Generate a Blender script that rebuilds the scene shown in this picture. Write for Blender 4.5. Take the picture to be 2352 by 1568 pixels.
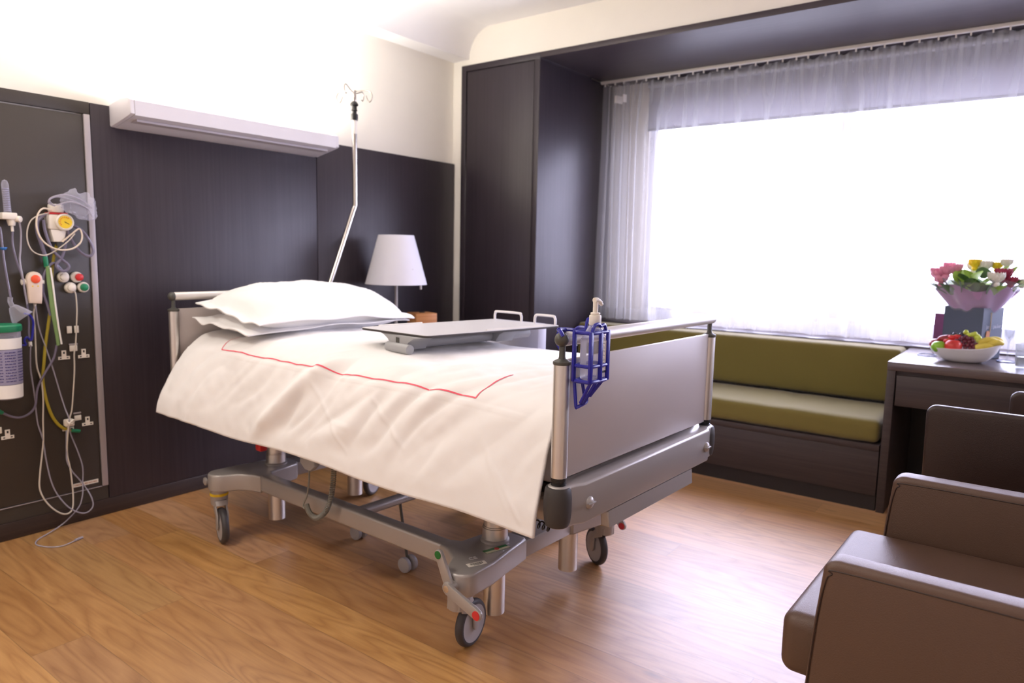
import bpy, bmesh, math, random
from math import sin, cos, pi, radians, sqrt
from mathutils import Vector, Matrix, noise

random.seed(7)
sc = bpy.context.scene
for o in list(bpy.data.objects):
    bpy.data.objects.remove(o)

# ---------------------------------------------------------------- camera
cam_d = bpy.data.cameras.new('camera')
cam_d.sensor_width = 36.0
cam_d.lens = 36.0 * 1633.88 / 2352.0
cam_d.clip_start = 0.05
cam_d.dof.use_dof = True
cam_d.dof.focus_distance = 1.85
cam_d.dof.aperture_fstop = 3.2
cam = bpy.data.objects.new('camera', cam_d)
sc.collection.objects.link(cam)
YAW, PITCH, ROLL = 0.928844207, -0.123144609, 0.0200809451
fw = Vector((sin(YAW) * cos(PITCH), cos(YAW) * cos(PITCH), sin(PITCH)))
rt0 = Vector((cos(YAW), -sin(YAW), 0))
up0 = rt0.cross(fw)
rt = rt0 * cos(ROLL) + up0 * sin(ROLL)
up = -rt0 * sin(ROLL) + up0 * cos(ROLL)
M = Matrix.Identity(4)
for i in range(3):
    M[i][0], M[i][1], M[i][2] = rt[i], up[i], -fw[i]
M[0][3], M[1][3], M[2][3] = 0.0, 0.0, 1.2
cam.matrix_world = M
sc.camera = cam

# ---------------------------------------------------------------- sky, lights, exposure
sc.view_settings.view_transform = 'Standard'
sc.view_settings.look = 'None'
sc.view_settings.gamma = 1.0
sc.view_settings.use_curve_mapping = False
sc.view_settings.exposure = 0.42

world = bpy.data.worlds.new('overcast_sky')
sc.world = world
world.use_nodes = True
bg = world.node_tree.nodes['Background']
bg.inputs['Strength'].default_value = 1.0
_tc = world.node_tree.nodes.new('ShaderNodeTexCoord')
_sx = world.node_tree.nodes.new('ShaderNodeSeparateXYZ')
_rp = world.node_tree.nodes.new('ShaderNodeMapRange')
_rp.inputs['From Min'].default_value = -0.25
_rp.inputs['From Max'].default_value = 0.30
_mxw = world.node_tree.nodes.new('ShaderNodeMix')
_mxw.data_type = 'RGBA'
_mxw.inputs['A'].default_value = (4.4, 4.3, 5.3, 1)          # pale street and facades below the horizon
_mxw.inputs['B'].default_value = (14.2, 13.7, 17.8, 1)       # bright overcast sky
world.node_tree.links.new(_tc.outputs['Generated'], _sx.inputs[0])
world.node_tree.links.new(_sx.outputs['Z'], _rp.inputs['Value'])
world.node_tree.links.new(_rp.outputs[0], _mxw.inputs['Factor'])
world.node_tree.links.new(_mxw.outputs['Result'], bg.inputs['Color'])


def area(name, loc, direction, sx, sy, power, color, portal=False):
    d = bpy.data.lights.new(name, 'AREA')
    d.shape = 'RECTANGLE'
    d.size, d.size_y = sx, sy
    d.energy = power
    d.color = color
    if portal:
        d.cycles.is_portal = True
    o = bpy.data.objects.new(name, d)
    sc.collection.objects.link(o)
    o.location = loc
    o.rotation_euler = Vector(direction).to_track_quat('-Z', 'Y').to_euler()
    return o


# daylight portal in the window opening
area('window_daylight', (4.70, 0.40, 1.57), (-1, 0, 0), 3.9, 1.6, 1.0, (1, 1, 1), portal=True)
# warm fill lights added under the ceiling, out of view, without fittings
area('warm_fill_light', (0.55, 0.75, 2.63), (0, 0, -1), 0.9, 0.6, 6.0, (1.0, 0.92, 0.82))
area('warm_fill_light', (0.10, 2.35, 2.63), (0, 0, -1), 0.6, 0.6, 19.0, (1.0, 0.92, 0.82))
# up-light inside the bed-head lamp
area('bed_lamp_light', (2.00, 3.150, 1.822), (0, 0.0, 1), 0.98, 0.08, 23.0, (1.0, 0.95, 0.86))

# ---------------------------------------------------------------- helpers


def lin(c):
    c /= 255.0
    return c / 12.92 if c <= 0.04045 else ((c + 0.055) / 1.055) ** 2.4


def rgb(r, g, b):
    return (lin(r), lin(g), lin(b), 1.0)


MATS = {}


def mat(name, col, rough=0.5, metal=0.0, bump=0.0, bscale=200.0, spec=0.5, coat=0.0, sheen=0.0, vary=0.0, vscale=8.0, alpha=1.0):
    m = bpy.data.materials.new(name)
    m.use_nodes = True
    nt = m.node_tree
    p = nt.nodes['Principled BSDF']
    p.inputs['Base Color'].default_value = col
    p.inputs['Roughness'].default_value = rough
    p.inputs['Metallic'].default_value = metal
    p.inputs['Specular IOR Level'].default_value = spec
    p.inputs['Coat Weight'].default_value = coat
    p.inputs['Sheen Weight'].default_value = sheen
    p.inputs['Alpha'].default_value = alpha
    tc = nt.nodes.new('ShaderNodeTexCoord')
    nz = nt.nodes.new('ShaderNodeTexNoise')
    nz.inputs['Scale'].default_value = vscale
    nz.inputs['Detail'].default_value = 4
    nt.links.new(tc.outputs['Object'], nz.inputs['Vector'])
    mx = nt.nodes.new('ShaderNodeMix')
    mx.data_type = 'RGBA'
    v = max(vary, 0.02)
    mx.inputs['A'].default_value = (col[0] * (1 - v), col[1] * (1 - v), col[2] * (1 - v), 1)
    mx.inputs['B'].default_value = (min(1, col[0] * (1 + v)), min(1, col[1] * (1 + v)), min(1, col[2] * (1 + v)), 1)
    nt.links.new(nz.outputs['Fac'], mx.inputs['Factor'])
    nt.links.new(mx.outputs['Result'], p.inputs['Base Color'])
    if bump > 0:
        n2 = nt.nodes.new('ShaderNodeTexNoise')
        n2.inputs['Scale'].default_value = bscale
        n2.inputs['Detail'].default_value = 3
        nt.links.new(tc.outputs['Object'], n2.inputs['Vector'])
        b = nt.nodes.new('ShaderNodeBump')
        b.inputs['Strength'].default_value = bump
        b.inputs['Distance'].default_value = 0.002
        nt.links.new(n2.outputs['Fac'], b.inputs['Height'])
        nt.links.new(b.outputs['Normal'], p.inputs['Normal'])
    MATS[name] = m
    return m


def wood(name, dark, light, axis='Z', rough=0.42, fine=70.0, spec=0.5):
    """dark veneer: fine grain lines running along one axis"""
    m = bpy.data.materials.new(name)
    m.use_nodes = True
    nt = m.node_tree
    p = nt.nodes['Principled BSDF']
    p.inputs['Roughness'].default_value = rough
    p.inputs['Specular IOR Level'].default_value = spec
    tc = nt.nodes.new('ShaderNodeTexCoord')
    mp = nt.nodes.new('ShaderNodeMapping')
    s = {'X': (1.2, fine, fine), 'Y': (fine, 1.2, fine), 'Z': (fine, fine, 1.2)}[axis]
    mp.inputs['Scale'].default_value = s
    nt.links.new(tc.outputs['Object'], mp.inputs['Vector'])
    nz = nt.nodes.new('ShaderNodeTexNoise')
    nz.inputs['Scale'].default_value = 1.0
    nz.inputs['Detail'].default_value = 6
    nz.inputs['Roughness'].default_value = 0.65
    nz.inputs['Distortion'].default_value = 0.6
    nt.links.new(mp.outputs['Vector'], nz.inputs['Vector'])
    cr = nt.nodes.new('ShaderNodeValToRGB')
    cr.color_ramp.elements[0].position = 0.33
    cr.color_ramp.elements[1].position = 0.68
    cr.color_ramp.elements[0].color = dark
    cr.color_ramp.elements[1].color = light
    nt.links.new(nz.outputs['Fac'], cr.inputs['Fac'])
    nt.links.new(cr.outputs['Color'], p.inputs['Base Color'])
    b = nt.nodes.new('ShaderNodeBump')
    b.inputs['Strength'].default_value = 0.18
    b.inputs['Distance'].default_value = 0.001
    nt.links.new(nz.outputs['Fac'], b.inputs['Height'])
    nt.links.new(b.outputs['Normal'], p.inputs['Normal'])
    MATS[name] = m
    return m


def clear(name, col, opac=0.35, rough=0.15):
    """clear plastic or glass: mostly see-through with a gloss"""
    m = bpy.data.materials.new(name)
    m.use_nodes = True
    nt = m.node_tree
    p = nt.nodes['Principled BSDF']
    p.inputs['Base Color'].default_value = col
    p.inputs['Roughness'].default_value = rough
    tr = nt.nodes.new('ShaderNodeBsdfTransparent')
    tr.inputs['Color'].default_value = (0.95, 0.96, 0.98, 1)
    lw = nt.nodes.new('ShaderNodeLayerWeight')
    lw.inputs['Blend'].default_value = 0.25
    ad = nt.nodes.new('ShaderNodeMath')
    ad.operation = 'MULTIPLY_ADD'
    ad.use_clamp = True
    ad.inputs[1].default_value = 0.6
    ad.inputs[2].default_value = opac
    nt.links.new(lw.outputs['Facing'], ad.inputs[0])
    mx = nt.nodes.new('ShaderNodeMixShader')
    nt.links.new(ad.outputs[0], mx.inputs['Fac'])
    nt.links.new(tr.outputs[0], mx.inputs[1])
    nt.links.new(p.outputs[0], mx.inputs[2])
    nt.links.new(mx.outputs[0], nt.nodes['Material Output'].inputs['Surface'])
    MATS[name] = m
    return m


class MB:
    """collects shapes into one mesh"""

    def __init__(self):
        self.bm = bmesh.new()

    def _add(self, t, mx=None):
        if mx is not None:
            t.transform(mx)
        me = bpy.data.meshes.new('tmp')
        t.to_mesh(me)
        t.free()
        self.bm.from_mesh(me)
        bpy.data.meshes.remove(me)
        return self

    def box(self, x0, x1, y0, y1, z0, z1, bev=0.0, seg=2, mx=None):
        t = bmesh.new()
        bmesh.ops.create_cube(t, size=1.0)
        for v in t.verts:
            v.co = Vector(((x0 + x1) / 2 + v.co.x * (x1 - x0), (y0 + y1) / 2 + v.co.y * (y1 - y0), (z0 + z1) / 2 + v.co.z * (z1 - z0)))
        if bev > 0:
            bmesh.ops.bevel(t, geom=t.edges[:], offset=bev, segments=seg, affect='EDGES', profile=0.5)
        return self._add(t, mx)

    def prism(self, poly, a0, a1, axis='Z', bev=0.0, seg=2, mx=None):
        """polygon of 2-D points extruded along an axis (X: pts are y,z; Y: x,z; Z: x,y)"""
        t = bmesh.new()

        def pt(p, a):
            return {'Z': (p[0], p[1], a), 'X': (a, p[0], p[1]), 'Y': (p[0], a, p[1])}[axis]
        lo = [t.verts.new(pt(p, a0)) for p in poly]
        hi = [t.verts.new(pt(p, a1)) for p in poly]
        t.faces.new(lo[::-1])
        t.faces.new(hi)
        n = len(poly)
        for i in range(n):
            t.faces.new((lo[i], lo[(i + 1) % n], hi[(i + 1) % n], hi[i]))
        bmesh.ops.recalc_face_normals(t, faces=t.faces[:])
        if bev > 0:
            es = [e for e in t.edges if (e.verts[0] in lo and e.verts[1] in lo) or (e.verts[0] in hi and e.verts[1] in hi)]
            bmesh.ops.bevel(t, geom=es, offset=bev, segments=seg, affect='EDGES', profile=0.5)
        return self._add(t, mx)

    def lathe(self, prof, loc=(0, 0, 0), axis=(0, 0, 1), seg=24, mx=None, loop=False):
        """profile of (radius, height) spun around an axis"""
        t = bmesh.new()
        rings = []
        for r, z in prof:
            if r < 1e-6:
                rings.append([t.verts.new((0, 0, z))])
            else:
                rings.append([t.verts.new((r * cos(2 * pi * i / seg), r * sin(2 * pi * i / seg), z)) for i in range(seg)])
        for a, b in zip(rings, rings[1:] + (rings[:1] if loop else [])):
            for i in range(seg):
                j = (i + 1) % seg
                if len(a) == 1 and len(b) == 1:
                    continue
                if len(a) == 1:
                    t.faces.new((a[0], b[j], b[i]))
                elif len(b) == 1:
                    t.faces.new((a[i], a[j], b[0]))
                else:
                    t.faces.new((a[i], a[j], b[j], b[i]))
        if len(rings[0]) > 1 and not loop:
            t.faces.new(rings[0][::-1])
        if len(rings[-1]) > 1 and not loop:
            t.faces.new(rings[-1])
        bmesh.ops.recalc_face_normals(t, faces=t.faces[:])
        q = Vector(axis).normalized().to_track_quat('Z', 'Y').to_matrix().to_4x4()
        t.transform(Matrix.Translation(loc) @ q)
        return self._add(t, mx)

    def cyl(self, a, b, r, r2=None, seg=20, bev=0.0, mx=None):
        a, b = Vector(a), Vector(b)
        L = (b - a).length
        r2 = r if r2 is None else r2
        if bev > 0:
            pr = [(max(r - bev, 1e-5), 0), (r - bev * 0.3, bev * 0.3), (r, bev), (r2, L - bev), (r2 - bev * 0.3, L - bev * 0.3), (max(r2 - bev, 1e-5), L)]
        else:
            pr = [(r, 0), (r2, L)]
        return self.lathe(pr, a, b - a, seg, mx)

    def ball(self, c, r, sz=(1, 1, 1), seg=20, mx=None):
        t = bmesh.new()
        bmesh.ops.create_uvsphere(t, u_segments=seg, v_segments=max(8, seg // 2 + 2), radius=1.0)
        for v in t.verts:
            v.co = Vector((c[0] + v.co.x * r * sz[0], c[1] + v.co.y * r * sz[1], c[2] + v.co.z * r * sz[2]))
        return self._add(t, mx)

    def tube(self, pts, r, seg=8, smooth=6, closed=False, mx=None, flat=None):
        """round tube along points (rounded through them when smooth > 0)"""
        P = [Vector(p) for p in pts]
        if smooth and len(P) > 2:
            Q = []
            n = len(P)
            for i in range(n if closed else n - 1):
                p0 = P[(i - 1) % n] if (closed or i > 0) else P[0] * 2 - P[1]
                p1, p2 = P[i], P[(i + 1) % n]
                p3 = P[(i + 2) % n] if (closed or i + 2 < n) else P[-1] * 2 - P[-2]
                for k in range(smooth):
                    u = k / smooth
                    Q.append(0.5 * ((2 * p1) + (p2 - p0) * u + (2 * p0 - 5 * p1 + 4 * p2 - p3) * u * u + (3 * p1 - p0 - 3 * p2 + p3) * u ** 3))
            if not closed:
                Q.append(P[-1])
            P = Q
        n = len(P)
        t = bmesh.new()
        tan = []
        for i in range(n):
            a = P[(i - 1) % n] if (closed or i > 0) else P[i]
            b = P[(i + 1) % n] if (closed or i < n - 1) else P[i]
            d = b - a
            tan.append(d.normalized() if d.length > 1e-9 else Vector((0, 0, 1)))
        nrm = tan[0].orthogonal().normalized()
        rings = []
        for i in range(n):
            nrm = (nrm - tan[i] * nrm.dot(tan[i]))
            nrm = nrm.normalized() if nrm.length > 1e-9 else tan[i].orthogonal().normalized()
            bi = tan[i].cross(nrm)
            rr = r[min(i, len(r) - 1)] if isinstance(r, (list, tuple)) else r
            rings.append([t.verts.new(P[i] + (nrm * cos(2 * pi * k / seg) + bi * sin(2 * pi * k / seg)) * rr) for k in range(seg)])
        for i in range(n if closed else n - 1):
            a, b = rings[i], rings[(i + 1) % n]
            for k in range(seg):
                t.faces.new((a[k], a[(k + 1) % seg], b[(k + 1) % seg], b[k]))
        if not closed:
            t.faces.new(rings[0][::-1])
            t.faces.new(rings[-1])
        bmesh.ops.recalc_face_normals(t, faces=t.faces[:])
        return self._add(t, mx)

    def grid(self, f, nu, nv, closed_u=False):
        """surface from a function of two numbers in 0..1"""
        t = bmesh.new()
        V = [[t.verts.new(f(i / nu, j / nv)) for j in range(nv + 1)] for i in range(nu if closed_u else nu + 1)]
        m = len(V)
        for i in range(nu):
            for j in range(nv):
                t.faces.new((V[i][j], V[(i + 1) % m][j], V[(i + 1) % m][j + 1], V[i][j + 1]))
        return self._add(t)

    def build(self, name, m, parent=None, angle=38.0, label=None, weld=True):
        if weld:
            bmesh.ops.remove_doubles(self.bm, verts=self.bm.verts[:], dist=1e-6)
        me = bpy.data.meshes.new(name)
        self.bm.to_mesh(me)
        self.bm.free()
        for p in me.polygons:
            p.use_smooth = True
        me.set_sharp_from_angle(angle=radians(angle))
        me.materials.append(m)
        o = bpy.data.objects.new(name, me)
        sc.collection.objects.link(o)
        if parent is not None:
            o.parent = parent
        if label:
            o['label'] = label
        return o


def thing(name, label, cat, loc=(0, 0, 0), rz=0.0, group=None):
    o = bpy.data.objects.new(name, None)
    o.empty_display_size = 0.05
    sc.collection.objects.link(o)
    o.location = loc
    o.rotation_euler = (0, 0, rz)
    return tag(o, label, cat, group)


def tag(o, label, cat, group=None):
    o['label'] = label
    o['category'] = cat
    if group:
        o['group'] = group
    return o


def struct(o):
    o['kind'] = 'structure'
    return o


def fbm(x, y, z=0.0, oct=3):
    s, a, f = 0.0, 1.0, 1.0
    for _ in range(oct):
        s += a * noise.noise(Vector((x * f, y * f, z * f)))
        a *= 0.5
        f *= 2.03
    return s


def sm(a, b, x):
    t = max(0.0, min(1.0, (x - a) / (b - a)))
    return t * t * (3 - 2 * t)


def text_mesh(name, body, size, m, parent, mx, extrude=0.0004, spacing=1.0):
    c = bpy.data.curves.new(name, 'FONT')
    c.body = body
    c.size = size
    c.extrude = extrude
    c.space_character = spacing
    c.align_x = 'CENTER'
    c.align_y = 'CENTER'
    t = bpy.data.objects.new(name + '_c', c)
    sc.collection.objects.link(t)
    bpy.context.view_layer.update()
    me = bpy.data.meshes.new_from_object(t.evaluated_get(bpy.context.evaluated_depsgraph_get()))
    bpy.data.objects.remove(t)
    me.materials.clear()
    me.materials.append(m)
    me.transform(mx)
    o = bpy.data.objects.new(name, me)
    sc.collection.objects.link(o)
    o.parent = parent
    return o


# ---------------------------------------------------------------- materials
CREAM = mat('cream_wall_paint', rgb(244, 239, 228), 0.75, bump=0.15, bscale=350)
CEIL = mat('white_ceiling_paint', rgb(246, 244, 244), 0.8, bump=0.1, bscale=300)
VEN_Z = wood('dark_veneer_upright', rgb(44, 37, 44), rgb(55, 47, 54), 'Z')
VEN_Y = wood('dark_veneer_along', rgb(52, 43, 48), rgb(64, 54, 59), 'Y', rough=0.42)
VEN_B = wood('dark_oak_bench', rgb(50, 40, 39), rgb(66, 54, 52), 'Y', rough=0.5)
VEN_T = wood('dark_oak_desk_top', rgb(70, 58, 56), rgb(90, 76, 74), 'Y', rough=0.27, spec=0.7)
KICK = mat('dark_plinth', rgb(30, 22, 20), 0.5, vary=0.1)
SKIRT = wood('brown_skirting', rgb(46, 34, 30), rgb(60, 46, 40), 'X', rough=0.4)
OLIVE = mat('olive_grey_laminate', rgb(60, 53, 46), 0.45, bump=0.1, bscale=500, vary=0.04)
ALU = mat('brushed_aluminium', rgb(218, 214, 210), 0.38, 1.0, bump=0.04, bscale=400)
ALU_SAT = mat('satin_aluminium_rail', rgb(226, 222, 218), 0.48, 0.75)
ALU_FLAT = mat('anodised_strip', rgb(172, 164, 166), 0.5, 0.3)
HOOKM = mat('dull_steel_wire', rgb(150, 144, 138), 0.35, 0.8)
STEEL = mat('polished_steel', rgb(205, 200, 194), 0.2, 1.0)
GREY_MET = mat('grey_lacquered_metal', rgb(168, 162, 158), 0.36, 0.35, bump=0.03, bscale=600)
GREY_DK = mat('dark_grey_plastic', rgb(78, 77, 72), 0.45)
CORDG = mat('grey_cord', rgb(128, 124, 114), 0.5)
RUBBER = mat('charcoal_rubber', rgb(58, 54, 53), 0.55)
TYRE = mat('tyre_rubber', rgb(62, 58, 60), 0.5)
HUB = mat('grey_wheel_disc', rgb(165, 160, 160), 0.45)
PANEL_GR = mat('grey_laminate_board', rgb(178, 168, 164), 0.42, bump=0.05, bscale=500)
BLACK = mat('black_plastic', rgb(24, 23, 24), 0.4)
WHITE_PL = mat('white_plastic', rgb(238, 234, 228), 0.35)
OFFWHITE = mat('off_white_plastic', rgb(232, 224, 212), 0.4)
LIN = mat('white_cotton', rgb(243, 240, 238), 0.85, bump=0.12, bscale=900, sheen=0.2)
LIN_P = mat('white_pillow_cotton', rgb(243, 241, 240), 0.85, bump=0.1, bscale=900, sheen=0.2)
REDLINE = mat('coral_red_piping', rgb(240, 96, 116), 0.7)
GREEN_FAB = mat('olive_green_wool', rgb(116, 104, 46), 0.9, bump=0.5, bscale=900, sheen=0.3, vary=0.10, vscale=400)
LEATHER = mat('taupe_leather', rgb(94, 71, 57), 0.43, bump=0.35, bscale=420, vary=0.03)
LEATHER_D = mat('shaded_brown_leather', rgb(48, 33, 28), 0.36, bump=0.3, bscale=420, vary=0.03)  # brown leather with the chairs' shade put into its colour; also arm seams
BLUE_PL = mat('royal_blue_plastic', rgb(36, 36, 150), 0.3)
CLEAR_PL = clear('clear_plastic', rgb(225, 222, 238), 0.16)
CLEAR_TB = clear('clear_tubing', rgb(196, 190, 204), 0.45)
LILAC_TB = clear('lilac_tubing', rgb(132, 125, 146), 0.70)
WHITE_TB = mat('white_cable', rgb(206, 196, 182), 0.45)
GLASS = clear('drinking_glass', rgb(230, 235, 240), 0.12, 0.05)
RED_PL = mat('red_plastic', rgb(206, 44, 46), 0.4)
RED_OR = mat('orange_red_button', rgb(232, 84, 44), 0.4)
GREEN_PL = mat('green_plastic', rgb(24, 128, 88), 0.4)
GREEN_DK = mat('dark_green_disc', rgb(18, 104, 40), 0.45)
YEL_PL = mat('yellow_plastic', rgb(232, 196, 24), 0.45)
YEL_HOSE = mat('olive_yellow_hose', rgb(160, 142, 38), 0.45)
WOODBOX = wood('orange_wood', rgb(176, 110, 58), rgb(206, 146, 88), 'X', rough=0.5, fine=60)
SHADE = mat('white_lamp_shade', rgb(226, 224, 232), 0.8)
WHITE_MET = mat('white_lacquered_metal', rgb(232, 228, 230), 0.35)
LAMP_GR = mat('pale_silver_housing', rgb(222, 219, 226), 0.42)
TABLE_GR = mat('pale_grey_table_laminate', rgb(224, 222, 224), 0.35)
CAB_GR = mat('grey_blue_cabinet_paint', rgb(176, 174, 188), 0.45)
PLAST_GR = mat('light_grey_plastic', rgb(164, 164, 166), 0.45)
DIFF = mat('opal_diffuser', rgb(190, 184, 190), 0.5)


def floor_material():
    m = bpy.data.materials.new('oak_plank_floor')
    m.use_nodes = True
    nt = m.node_tree
    L = nt.links.new
    N = nt.nodes.new
    p = nt.nodes['Principled BSDF']
    tc = N('ShaderNodeTexCoord')
    sp = N('ShaderNodeSeparateXYZ')
    L(tc.outputs['Object'], sp.inputs[0])

    def math_(op, a, b=None, clamp=False):
        n = N('ShaderNodeMath')
        n.operation = op
        n.use_clamp = clamp
        for k, v in enumerate((a, b)):
            if v is None:
                continue
            if isinstance(v, (int, float)):
                n.inputs[k].default_value = v
            else:
                L(v, n.inputs[k])
        return n.outputs[0]
    W = 0.1545
    px = math_('DIVIDE', math_('SUBTRACT', sp.outputs['X'], 3.048 - 40 * W), W)
    ix = math_('FLOOR', px)
    fx = math_('FRACT', px)
    wn = N('ShaderNodeTexWhiteNoise')
    wn.noise_dimensions = '1D'
    L(ix, wn.inputs['W'])
    LEN = 1.9
    py = math_('ADD', math_('DIVIDE', sp.outputs['Y'], LEN), math_('MULTIPLY', wn.outputs['Value'], 7.3))
    iy = math_('FLOOR', py)
    fy = math_('FRACT', py)
    cx = N('ShaderNodeCombineXYZ')
    L(ix, cx.inputs[0])
    L(iy, cx.inputs[1])
    w2 = N('ShaderNodeTexWhiteNoise')
    w2.noise_dimensions = '2D'
    L(cx.outputs[0], w2.inputs['Vector'])
    sc2 = N('ShaderNodeSeparateColor')
    L(w2.outputs['Color'], sc2.inputs[0])
    # grain coordinates, shifted per plank
    gx = math_('ADD', math_('MULTIPLY', sp.outputs['X'], 9.0), math_('MULTIPLY', sc2.outputs[0], 50.0))
    gy = math_('ADD', math_('MULTIPLY', sp.outputs['Y'], 1.1), math_('MULTIPLY', sc2.outputs[1], 50.0))
    gc = N('ShaderNodeCombineXYZ')
    L(gx, gc.inputs[0])
    L(gy, gc.inputs[1])
    n1 = N('ShaderNodeTexNoise')
    n1.inputs['Scale'].default_value = 0.62
    n1.inputs['Detail'].default_value = 2
    n1.inputs['Distortion'].default_value = 0.15
    L(gc.outputs[0], n1.inputs['Vector'])
    rings = math_('FRACT', math_('MULTIPLY', n1.outputs['Fac'], 15.0))
    tri = math_('ABSOLUTE', math_('SUBTRACT', rings, 0.5))
    tri = math_('MULTIPLY', tri, 2.0)
    n2 = N('ShaderNodeTexNoise')
    n2.inputs['Scale'].default_value = 9.0
    n2.inputs['Detail'].default_value = 5
    L(gc.outputs[0], n2.inputs['Vector'])
    n3 = N('ShaderNodeTexNoise')
    n3.inputs['Scale'].default_value = 1.0
    n3.inputs['Detail'].default_value = 4
    fc = N('ShaderNodeCombineXYZ')
    L(math_('MULTIPLY', gx, 14.0), fc.inputs[0])
    L(math_('MULTIPLY', gy, 3.0), fc.inputs[1])
    L(fc.outputs[0], n3.inputs['Vector'])
    tri = math_('POWER', tri, 0.55)
    g = math_('ADD', math_('ADD', math_('MULTIPLY', tri, 0.36), math_('MULTIPLY', n2.outputs['Fac'], 0.40)), math_('MULTIPLY', n3.outputs['Fac'], 0.34))
    cr = N('ShaderNodeValToRGB')
    e = cr.color_ramp.elements
    e[0].position, e[0].color = 0.30, rgb(160, 111, 64)
    e[1].position, e[1].color = 0.86, rgb(200, 152, 98)
    L(g, cr.inputs['Fac'])
    hs = N('ShaderNodeHueSaturation')
    L(cr.outputs['Color'], hs.inputs['Color'])
    L(math_('ADD', math_('MULTIPLY', sc2.outputs[2], 0.26), 0.84), hs.inputs['Value'])
    L(math_('ADD', math_('MULTIPLY', sc2.outputs[0], 0.14), 0.93), hs.inputs['Saturation'])
    L(math_('ADD', math_('MULTIPLY', sc2.outputs[1], 0.009), 0.4955), hs.inputs['Hue'])
    # a few knots
    vo = N('ShaderNodeTexVoronoi')
    vo.inputs['Scale'].default_value = 1.0
    kc = N('ShaderNodeCombineXYZ')
    L(math_('MULTIPLY', sp.outputs['X'], 3.2), kc.inputs[0])
    L(math_('MULTIPLY', sp.outputs['Y'], 1.3), kc.inputs[1])
    L(kc.outputs[0], vo.inputs['Vector'])
    kn = N('ShaderNodeMapRange')
    kn.inputs['From Min'].default_value = 0.02
    kn.inputs['From Max'].default_value = 0.055
    L(vo.outputs['Distance'], kn.inputs['Value'])
    # joints
    ex = math_('MINIMUM', fx, math_('SUBTRACT', 1.0, fx))
    ey = math_('MULTIPLY', math_('MINIMUM', fy, math_('SUBTRACT', 1.0, fy)), LEN / W)
    ed = math_('MINIMUM', ex, ey)
    jr = N('ShaderNodeMapRange')
    jr.inputs['From Min'].default_value = 0.003
    jr.inputs['From Max'].default_value = 0.014
    jr.inputs['To Min'].default_value = 0.72
    L(ed, jr.inputs['Value'])
    mul = math_('MULTIPLY', jr.outputs[0], math_('ADD', math_('MULTIPLY', kn.outputs[0], 0.45), 0.55))
    mx = N('ShaderNodeMix')
    mx.data_type = 'RGBA'
    mx.blend_type = 'MULTIPLY'
    mx.inputs['Factor'].default_value = 1.0
    L(hs.outputs['Color'], mx.inputs['A'])
    cc = N('ShaderNodeCombineColor')
    for k in range(3):
        L(mul, cc.inputs[k])
    L(cc.outputs[0], mx.inputs['B'])
    L(mx.outputs['Result'], p.inputs['Base Color'])
    p.inputs['Roughness'].default_value = 0.44
    p.inputs['Coat Weight'].default_value = 1.0
    p.inputs['Coat IOR'].default_value = 1.6
    p.inputs['Coat Roughness'].default_value = 0.40
    b = N('ShaderNodeBump')
    b.inputs['Strength'].default_value = 0.25
    b.inputs['Distance'].default_value = 0.001
    L(math_('ADD', math_('MULTIPLY', g, 0.08), jr.outputs[0]), b.inputs['Height'])
    L(b.outputs['Normal'], p.inputs['Normal'])
    return m


def curtain_material():
    m = bpy.data.materials.new('sheer_white_voile')
    m.use_nodes = True
    nt = m.node_tree
    L, N = nt.links.new, nt.nodes.new
    nt.nodes.remove(nt.nodes['Principled BSDF'])
    tr = N('ShaderNodeBsdfTransparent')
    tl = N('ShaderNodeBsdfTranslucent')
    tl.inputs['Color'].default_value = (0.50, 0.50, 0.52, 1)
    df = N('ShaderNodeBsdfDiffuse')
    df.inputs['Color'].default_value = (0.86, 0.85, 0.86, 1)
    m1 = N('ShaderNodeMixShader')
    m1.inputs['Fac'].default_value = 0.50
    L(tl.outputs[0], m1.inputs[1])
    L(df.outputs[0], m1.inputs[2])
    # weave: opacity rises where the cloth is seen edge-on
    lw = N('ShaderNodeLayerWeight')
    lw.inputs['Blend'].default_value = 0.35
    mr = N('ShaderNodeMapRange')
    mr.inputs['To Min'].default_value = 0.26
    mr.inputs['To Max'].default_value = 0.95
    L(lw.outputs['Facing'], mr.inputs['Value'])
    mx = N('ShaderNodeMixShader')
    L(mr.outputs[0], mx.inputs['Fac'])
    L(tr.outputs[0], mx.inputs[1])
    L(m1.outputs[0], mx.inputs[2])
    L(mx.outputs[0], nt.nodes['Material Output'].inputs['Surface'])
    return m


FLOOR = floor_material()
VOILE = curtain_material()

# ================================================================ THE ROOM
YW = 3.306          # bed-head wall
XW = 3.71           # window-side wall
struct(MB().box(-1.3, 4.72, -1.7, 3.42, -0.1, 0.0).build('floor', FLOOR))
struct(MB().box(-1.4, 4.74, -1.8, 3.42, 2.645, 2.75).build('ceiling', CEIL))
struct(MB().box(-1.3, XW + 0.01, YW, 3.42, 0.0, 2.70).build('wall_head', CREAM))
struct(MB().box(-1.4, -1.3, -1.7, 3.42, 0.0, 2.70).build('wall_left', CREAM))
struct(MB().box(-1.4, 4.74, -1.8, -1.7, 0.0, 2.70).build('wall_back', CREAM))
w = MB()
w.box(XW, 4.74, -1.7, 3.42, 2.420, 2.70)          # wall above the window recess
struct(w.build('wall_window', CREAM))
struct(MB().box(XW, 4.60, 3.227, 3.42, 0.0, 2.4199).build('wall_corner', CREAM))
w = MB()
w.box(4.62, 4.74, 2.30, 3.42, 0.0, 2.42)
w.box(4.62, 4.74, -1.7, 2.30, 0.0, 0.76)
w.box(4.62, 4.74, -1.7, 2.30, 2.30, 2.42)
struct(w.build('wall_outer', CREAM))
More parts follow.
